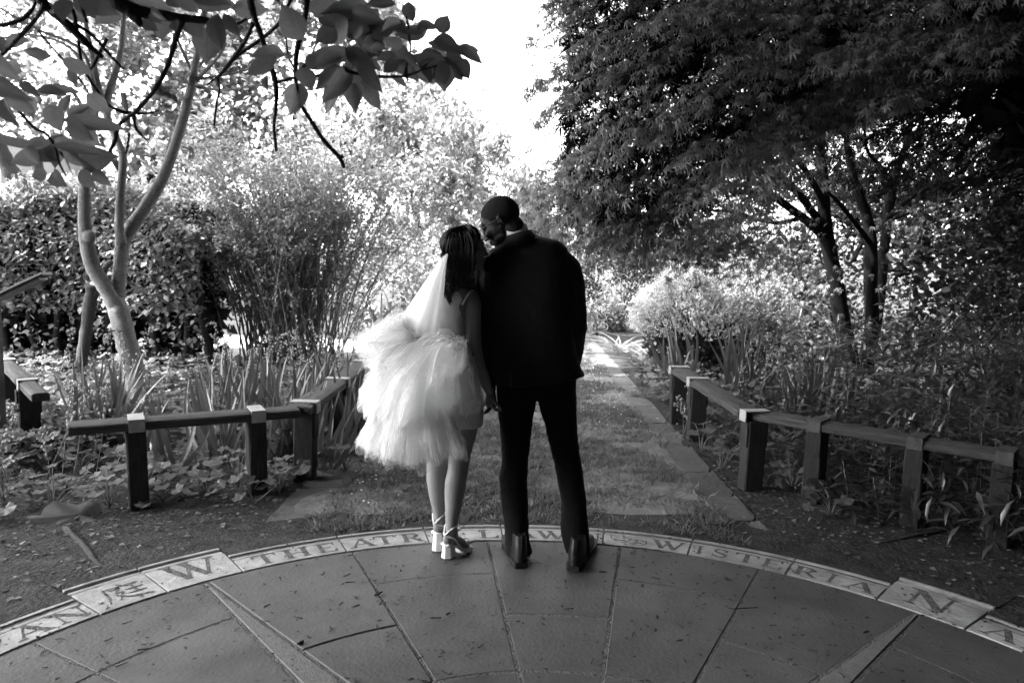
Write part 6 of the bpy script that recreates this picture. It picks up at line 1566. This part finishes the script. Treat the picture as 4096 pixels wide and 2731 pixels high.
for pts in [[(-0.314,3.6,1.556),(-0.32,3.572,1.476),(-0.301,3.572,1.426),(-0.315,3.58,1.398)],[(-0.306,3.6,1.558),(-0.306,3.572,1.477),(-0.297,3.572,1.426),(-0.303,3.58,1.384)],[(-0.298,3.6,1.56),(-0.292,3.572,1.477),(-0.293,3.572,1.426),(-0.291,3.58,1.393)],[(-0.289,3.6,1.562),(-0.296,3.572,1.477),(-0.288,3.572,1.426),(-0.278,3.58,1.379)],[(-0.281,3.6,1.564),(-0.281,3.572,1.478),(-0.268,3.572,1.427),(-0.266,3.58,1.387)],[(-0.273,3.6,1.566),(-0.267,3.572,1.478),(-0.264,3.572,1.427),(-0.274,3.58,1.395)],[(-0.265,3.6,1.568),(-0.271,3.572,1.478),(-0.26,3.572,1.427),(-0.261,3.58,1.381)],[(-0.256,3.6,1.569),(-0.257,3.572,1.478),(-0.256,3.572,1.427),(-0.249,3.58,1.39)],[(-0.248,3.6,1.57),(-0.242,3.572,1.479),(-0.235,3.572,1.428),(-0.237,3.58,1.398)],[(-0.24,3.6,1.568),(-0.246,3.572,1.479),(-0.231,3.572,1.428),(-0.224,3.58,1.384)],[(-0.232,3.6,1.567),(-0.232,3.572,1.479),(-0.227,3.572,1.428),(-0.233,3.58,1.392)],[(-0.223,3.6,1.566),(-0.218,3.572,1.479),(-0.223,3.572,1.428),(-0.22,3.58,1.401)],[(-0.215,3.6,1.564),(-0.222,3.572,1.479),(-0.202,3.572,1.429),(-0.208,3.58,1.387)],[(-0.207,3.6,1.563),(-0.207,3.572,1.48),(-0.198,3.572,1.429),(-0.195,3.58,1.395)],[(-0.198,3.6,1.561),(-0.193,3.572,1.48),(-0.194,3.572,1.429),(-0.183,3.58,1.381)]]:
    lock(pts, .0022, 9, .007)
for pts in [[(-0.253,3.61,1.681),(-0.31,3.572,1.65),(-0.336,3.558,1.594),(-0.337,3.562,1.533),(-0.339,3.57,1.472)],[(-0.252,3.61,1.681),(-0.306,3.572,1.65),(-0.33,3.558,1.594),(-0.331,3.562,1.533),(-0.328,3.57,1.472)],[(-0.251,3.61,1.681),(-0.302,3.572,1.65),(-0.323,3.558,1.595),(-0.325,3.562,1.534),(-0.318,3.57,1.472)],[(-0.25,3.61,1.681),(-0.298,3.572,1.65),(-0.317,3.558,1.595),(-0.319,3.562,1.534),(-0.32,3.57,1.472)],[(-0.25,3.61,1.681),(-0.294,3.572,1.65),(-0.311,3.558,1.595),(-0.312,3.562,1.534),(-0.31,3.57,1.473)],[(-0.249,3.61,1.681),(-0.29,3.572,1.65),(-0.305,3.558,1.595),(-0.306,3.562,1.534),(-0.3,3.57,1.473)],[(-0.248,3.61,1.681),(-0.286,3.572,1.651),(-0.299,3.558,1.595),(-0.3,3.562,1.534),(-0.302,3.57,1.473)],[(-0.247,3.61,1.681),(-0.282,3.572,1.651),(-0.293,3.558,1.595),(-0.294,3.562,1.534),(-0.291,3.57,1.473)],[(-0.247,3.61,1.681),(-0.278,3.572,1.651),(-0.287,3.558,1.596),(-0.288,3.562,1.535),(-0.281,3.57,1.473)],[(-0.246,3.61,1.681),(-0.274,3.572,1.651),(-0.281,3.558,1.596),(-0.282,3.562,1.535),(-0.283,3.57,1.473)],[(-0.245,3.61,1.681),(-0.27,3.572,1.651),(-0.274,3.558,1.596),(-0.276,3.562,1.535),(-0.273,3.57,1.474)],[(-0.245,3.61,1.681),(-0.266,3.572,1.651),(-0.268,3.558,1.596),(-0.269,3.562,1.535),(-0.263,3.57,1.474)],[(-0.244,3.61,1.681),(-0.262,3.572,1.651),(-0.262,3.558,1.596),(-0.263,3.562,1.535),(-0.265,3.57,1.474)],[(-0.243,3.61,1.682),(-0.258,3.572,1.651),(-0.256,3.558,1.596),(-0.257,3.562,1.536),(-0.254,3.57,1.474)],[(-0.242,3.61,1.682),(-0.254,3.572,1.651),(-0.25,3.558,1.597),(-0.251,3.562,1.536),(-0.244,3.57,1.475)],[(-0.242,3.61,1.682),(-0.25,3.572,1.652),(-0.244,3.558,1.597),(-0.245,3.562,1.536),(-0.246,3.57,1.475)],[(-0.241,3.61,1.682),(-0.246,3.572,1.652),(-0.238,3.558,1.597),(-0.239,3.562,1.536),(-0.236,3.57,1.475)],[(-0.24,3.61,1.682),(-0.242,3.572,1.652),(-0.232,3.558,1.597),(-0.233,3.562,1.536),(-0.226,3.57,1.475)],[(-0.239,3.61,1.682),(-0.238,3.572,1.652),(-0.225,3.558,1.597),(-0.226,3.562,1.536),(-0.228,3.57,1.475)],[(-0.239,3.61,1.682),(-0.234,3.572,1.652),(-0.219,3.558,1.598),(-0.22,3.562,1.537),(-0.217,3.57,1.475)],[(-0.238,3.61,1.682),(-0.23,3.572,1.652),(-0.213,3.558,1.598),(-0.214,3.562,1.537),(-0.207,3.57,1.476)],[(-0.237,3.61,1.682),(-0.226,3.572,1.652),(-0.207,3.558,1.598),(-0.208,3.562,1.537),(-0.209,3.57,1.476)],[(-0.236,3.61,1.682),(-0.222,3.572,1.652),(-0.201,3.558,1.598),(-0.202,3.562,1.537),(-0.199,3.57,1.476)],[(-0.236,3.61,1.682),(-0.218,3.572,1.653),(-0.195,3.558,1.598),(-0.196,3.562,1.537),(-0.189,3.57,1.476)],[(-0.235,3.61,1.682),(-0.214,3.572,1.653),(-0.189,3.558,1.598),(-0.19,3.562,1.538),(-0.191,3.57,1.476)]]:
    lock(pts, .0017, 16, .0055)
for pts in [[(-0.255,3.6,1.679),(-0.273,3.575,1.651),(-0.304,3.57,1.607),(-0.324,3.575,1.558),(-0.324,3.58,1.517)],[(-0.251,3.6,1.678),(-0.276,3.575,1.651),(-0.307,3.57,1.607),(-0.325,3.575,1.558),(-0.322,3.58,1.517)],[(-0.246,3.6,1.677),(-0.279,3.575,1.651),(-0.309,3.57,1.607),(-0.325,3.575,1.558),(-0.32,3.58,1.517)],[(-0.242,3.6,1.677),(-0.282,3.575,1.651),(-0.312,3.57,1.607),(-0.325,3.575,1.558),(-0.318,3.58,1.517)],[(-0.238,3.6,1.676),(-0.285,3.575,1.651),(-0.314,3.57,1.607),(-0.326,3.575,1.558),(-0.316,3.58,1.517)],[(-0.234,3.6,1.675),(-0.288,3.575,1.651),(-0.317,3.57,1.607),(-0.326,3.575,1.558),(-0.314,3.58,1.517)],[(-0.248,3.62,1.682),(-0.212,3.58,1.667),(-0.19,3.575,1.627),(-0.185,3.575,1.572),(-0.196,3.575,1.537)],[(-0.248,3.62,1.682),(-0.21,3.58,1.667),(-0.189,3.575,1.627),(-0.186,3.575,1.572),(-0.198,3.575,1.537)],[(-0.248,3.62,1.682),(-0.208,3.58,1.667),(-0.188,3.575,1.627),(-0.187,3.575,1.572),(-0.201,3.575,1.537)],[(-0.248,3.62,1.682),(-0.206,3.58,1.667),(-0.187,3.575,1.627),(-0.188,3.575,1.572),(-0.203,3.575,1.537)],[(-0.248,3.62,1.682),(-0.204,3.58,1.667),(-0.185,3.575,1.627),(-0.189,3.575,1.572),(-0.205,3.575,1.537)],[(-0.248,3.62,1.682),(-0.202,3.58,1.667),(-0.184,3.575,1.627),(-0.19,3.575,1.572),(-0.207,3.575,1.537)]]:
    lock(pts, .0022, 8, .006)
# fringe over the forehead
for pts in [[(-0.253,3.64,1.68),(-0.215,3.62,1.685),(-0.188,3.62,1.673),(-0.171,3.63,1.653)],[(-0.253,3.64,1.68),(-0.215,3.62,1.685),(-0.188,3.62,1.673),(-0.173,3.63,1.65)],[(-0.253,3.64,1.68),(-0.215,3.62,1.685),(-0.188,3.62,1.673),(-0.174,3.63,1.647)],[(-0.253,3.64,1.68),(-0.215,3.62,1.685),(-0.188,3.62,1.673),(-0.176,3.63,1.644)],[(-0.253,3.64,1.68),(-0.215,3.62,1.685),(-0.188,3.62,1.673),(-0.177,3.63,1.641)],[(-0.253,3.64,1.68),(-0.215,3.62,1.685),(-0.188,3.62,1.673),(-0.179,3.63,1.638)]]:
    lock(pts, .0018, 6, .004)
st.build('locks', 'hair_lock', whair, True, kind='stuff')
# drop earring
er = MB()
for x, y, r in [(-0.19,3.59,1.498,1),(-0.19,3.59,1.488,1),(-0.19,3.59,1.476,1),(-0.189,3.59,1.467,1)] and []:
    pass
for i, q in enumerate([(-0.19,3.58,1.505),(-0.19,3.58,1.494),(-0.191,3.58,1.484),(-0.189,3.58,1.472),(-0.189,3.58,1.462),(-0.188,3.58,1.449)]):
    er.ellip(q, ((.005, .009, .006, .007, .004, .004)[i],) * 3, None, 6, 4)
er.build('earring', 'crystal', bride, False)
# sandals: faceted block heel, sole, crossed straps, bow
def sandal(ankle, heelc, toe, z=.034):
    ankle, heelc, toe = map(np.array, (ankle, heelc, toe))
    d = nrm((toe - heelc) * (1, 1, 0)); n = np.array((-d[1], d[0], 0))
    rings_ = []
    for zz, s in ((heelc[2] - .012, .030), (z + .045, .031), (z + .0, .036)):
        c = np.array((heelc[0], heelc[1], zz)) + d * (.004)
        rings_.append(np.array([c + d * s * 1.0 + n * s * .72, c + d * s * 1.0 - n * s * .72, c - d * s * .25 - n * s * .95, c - d * s * .95 - n * s * .35, c - d * s * .95 + n * s * .35, c - d * s * .25 + n * s * .95]))
    h = MB().loft(rings_[::-1]).build('block_heel', 'shoe_white', bride, False); bevel(h, .003)
    sh = MB()
    path = [heelc + np.array((0, 0, -.014)) - d * .02, heelc + d * .03 + np.array((0, 0, -.018)), heelc * .5 + toe * .5 + np.array((0, 0, -.014)), np.array((*(heelc * .2 + toe * .8)[:2], z + .009)), np.array((*(toe + d * .012)[:2], z + .009))]
    rr_ = []
    pp, ww = smooth_path(path, [.028, .027, .030, .038, .018], 4)
    for q, w in zip(pp, ww):
        rr_.append(np.array([q + n * w + (0, 0, .006), q - n * w + (0, 0, .006), q - n * w - (0, 0, .006), q + n * w - (0, 0, .006)]))
    sh.loft(rr_); so_ = sh.build('sole', 'shoe_white', bride, True)
    # toe strap and bow
    t0 = heelc * .24 + toe * .76
    vm = MB()
    vm.loft([np.array([t0 + d * (u - .5) * .06 + n * .038 * math.cos(a) * (1.02 - .15 * u) + np.array((0, 0, -.022 + .050 * max(0, math.sin(a)) * (1 - .25 * u))) for a in np.linspace(0, math.pi, 9)]) for u in (0, .33, .66, 1)])
    vm.build('vamp', 'shoe_white', bride)
    bw_ = MB(); c = t0 + np.array((0, 0, .032)) + d * .01
    for sg in (-1, 1):
        bw_.ellip(c + n * sg * .022 + np.array((0, 0, .004)), (.024, .016, .012), basis(d, (0, sg * .3, 1)) if False else None, 10, 6)
        bw_.ellip(c + n * sg * .018 + d * .022, (.018, .014, .008), None, 8, 5)
    bw_.ellip(c, (.010, .010, .010), None, 8, 6)
    bw_.build('bow', 'shoe_white', bride)
    ss = MB(); ctr = ankle + np.array((0, 0, .005)); r = .036
    back = heelc * .45 + ankle * .55 - d * .036
    for sg in (-1, 1):
        ss.tube([back, ctr + n * sg * r * .8 - d * .012 + np.array((0, 0, .006)), ctr + n * sg * r * .8 + d * .022 + np.array((0, 0, .012)), ctr + d * r + np.array((0, 0, .012))], [.0045] * 4, 6, 5)
        ss.tube([back, heelc + n * sg * .033 + d * .012 + np.array((0, 0, .022)), heelc * .7 + toe * .3 + n * sg * .033 + np.array((0, 0, .008)), heelc * .5 + toe * .5 + n * sg * .031 + np.array((0, 0, -.008))], [.0045] * 4, 6, 5)
    ss.build('strap', 'shoe_white', bride)
sandal(*F1); sandal(*F2)
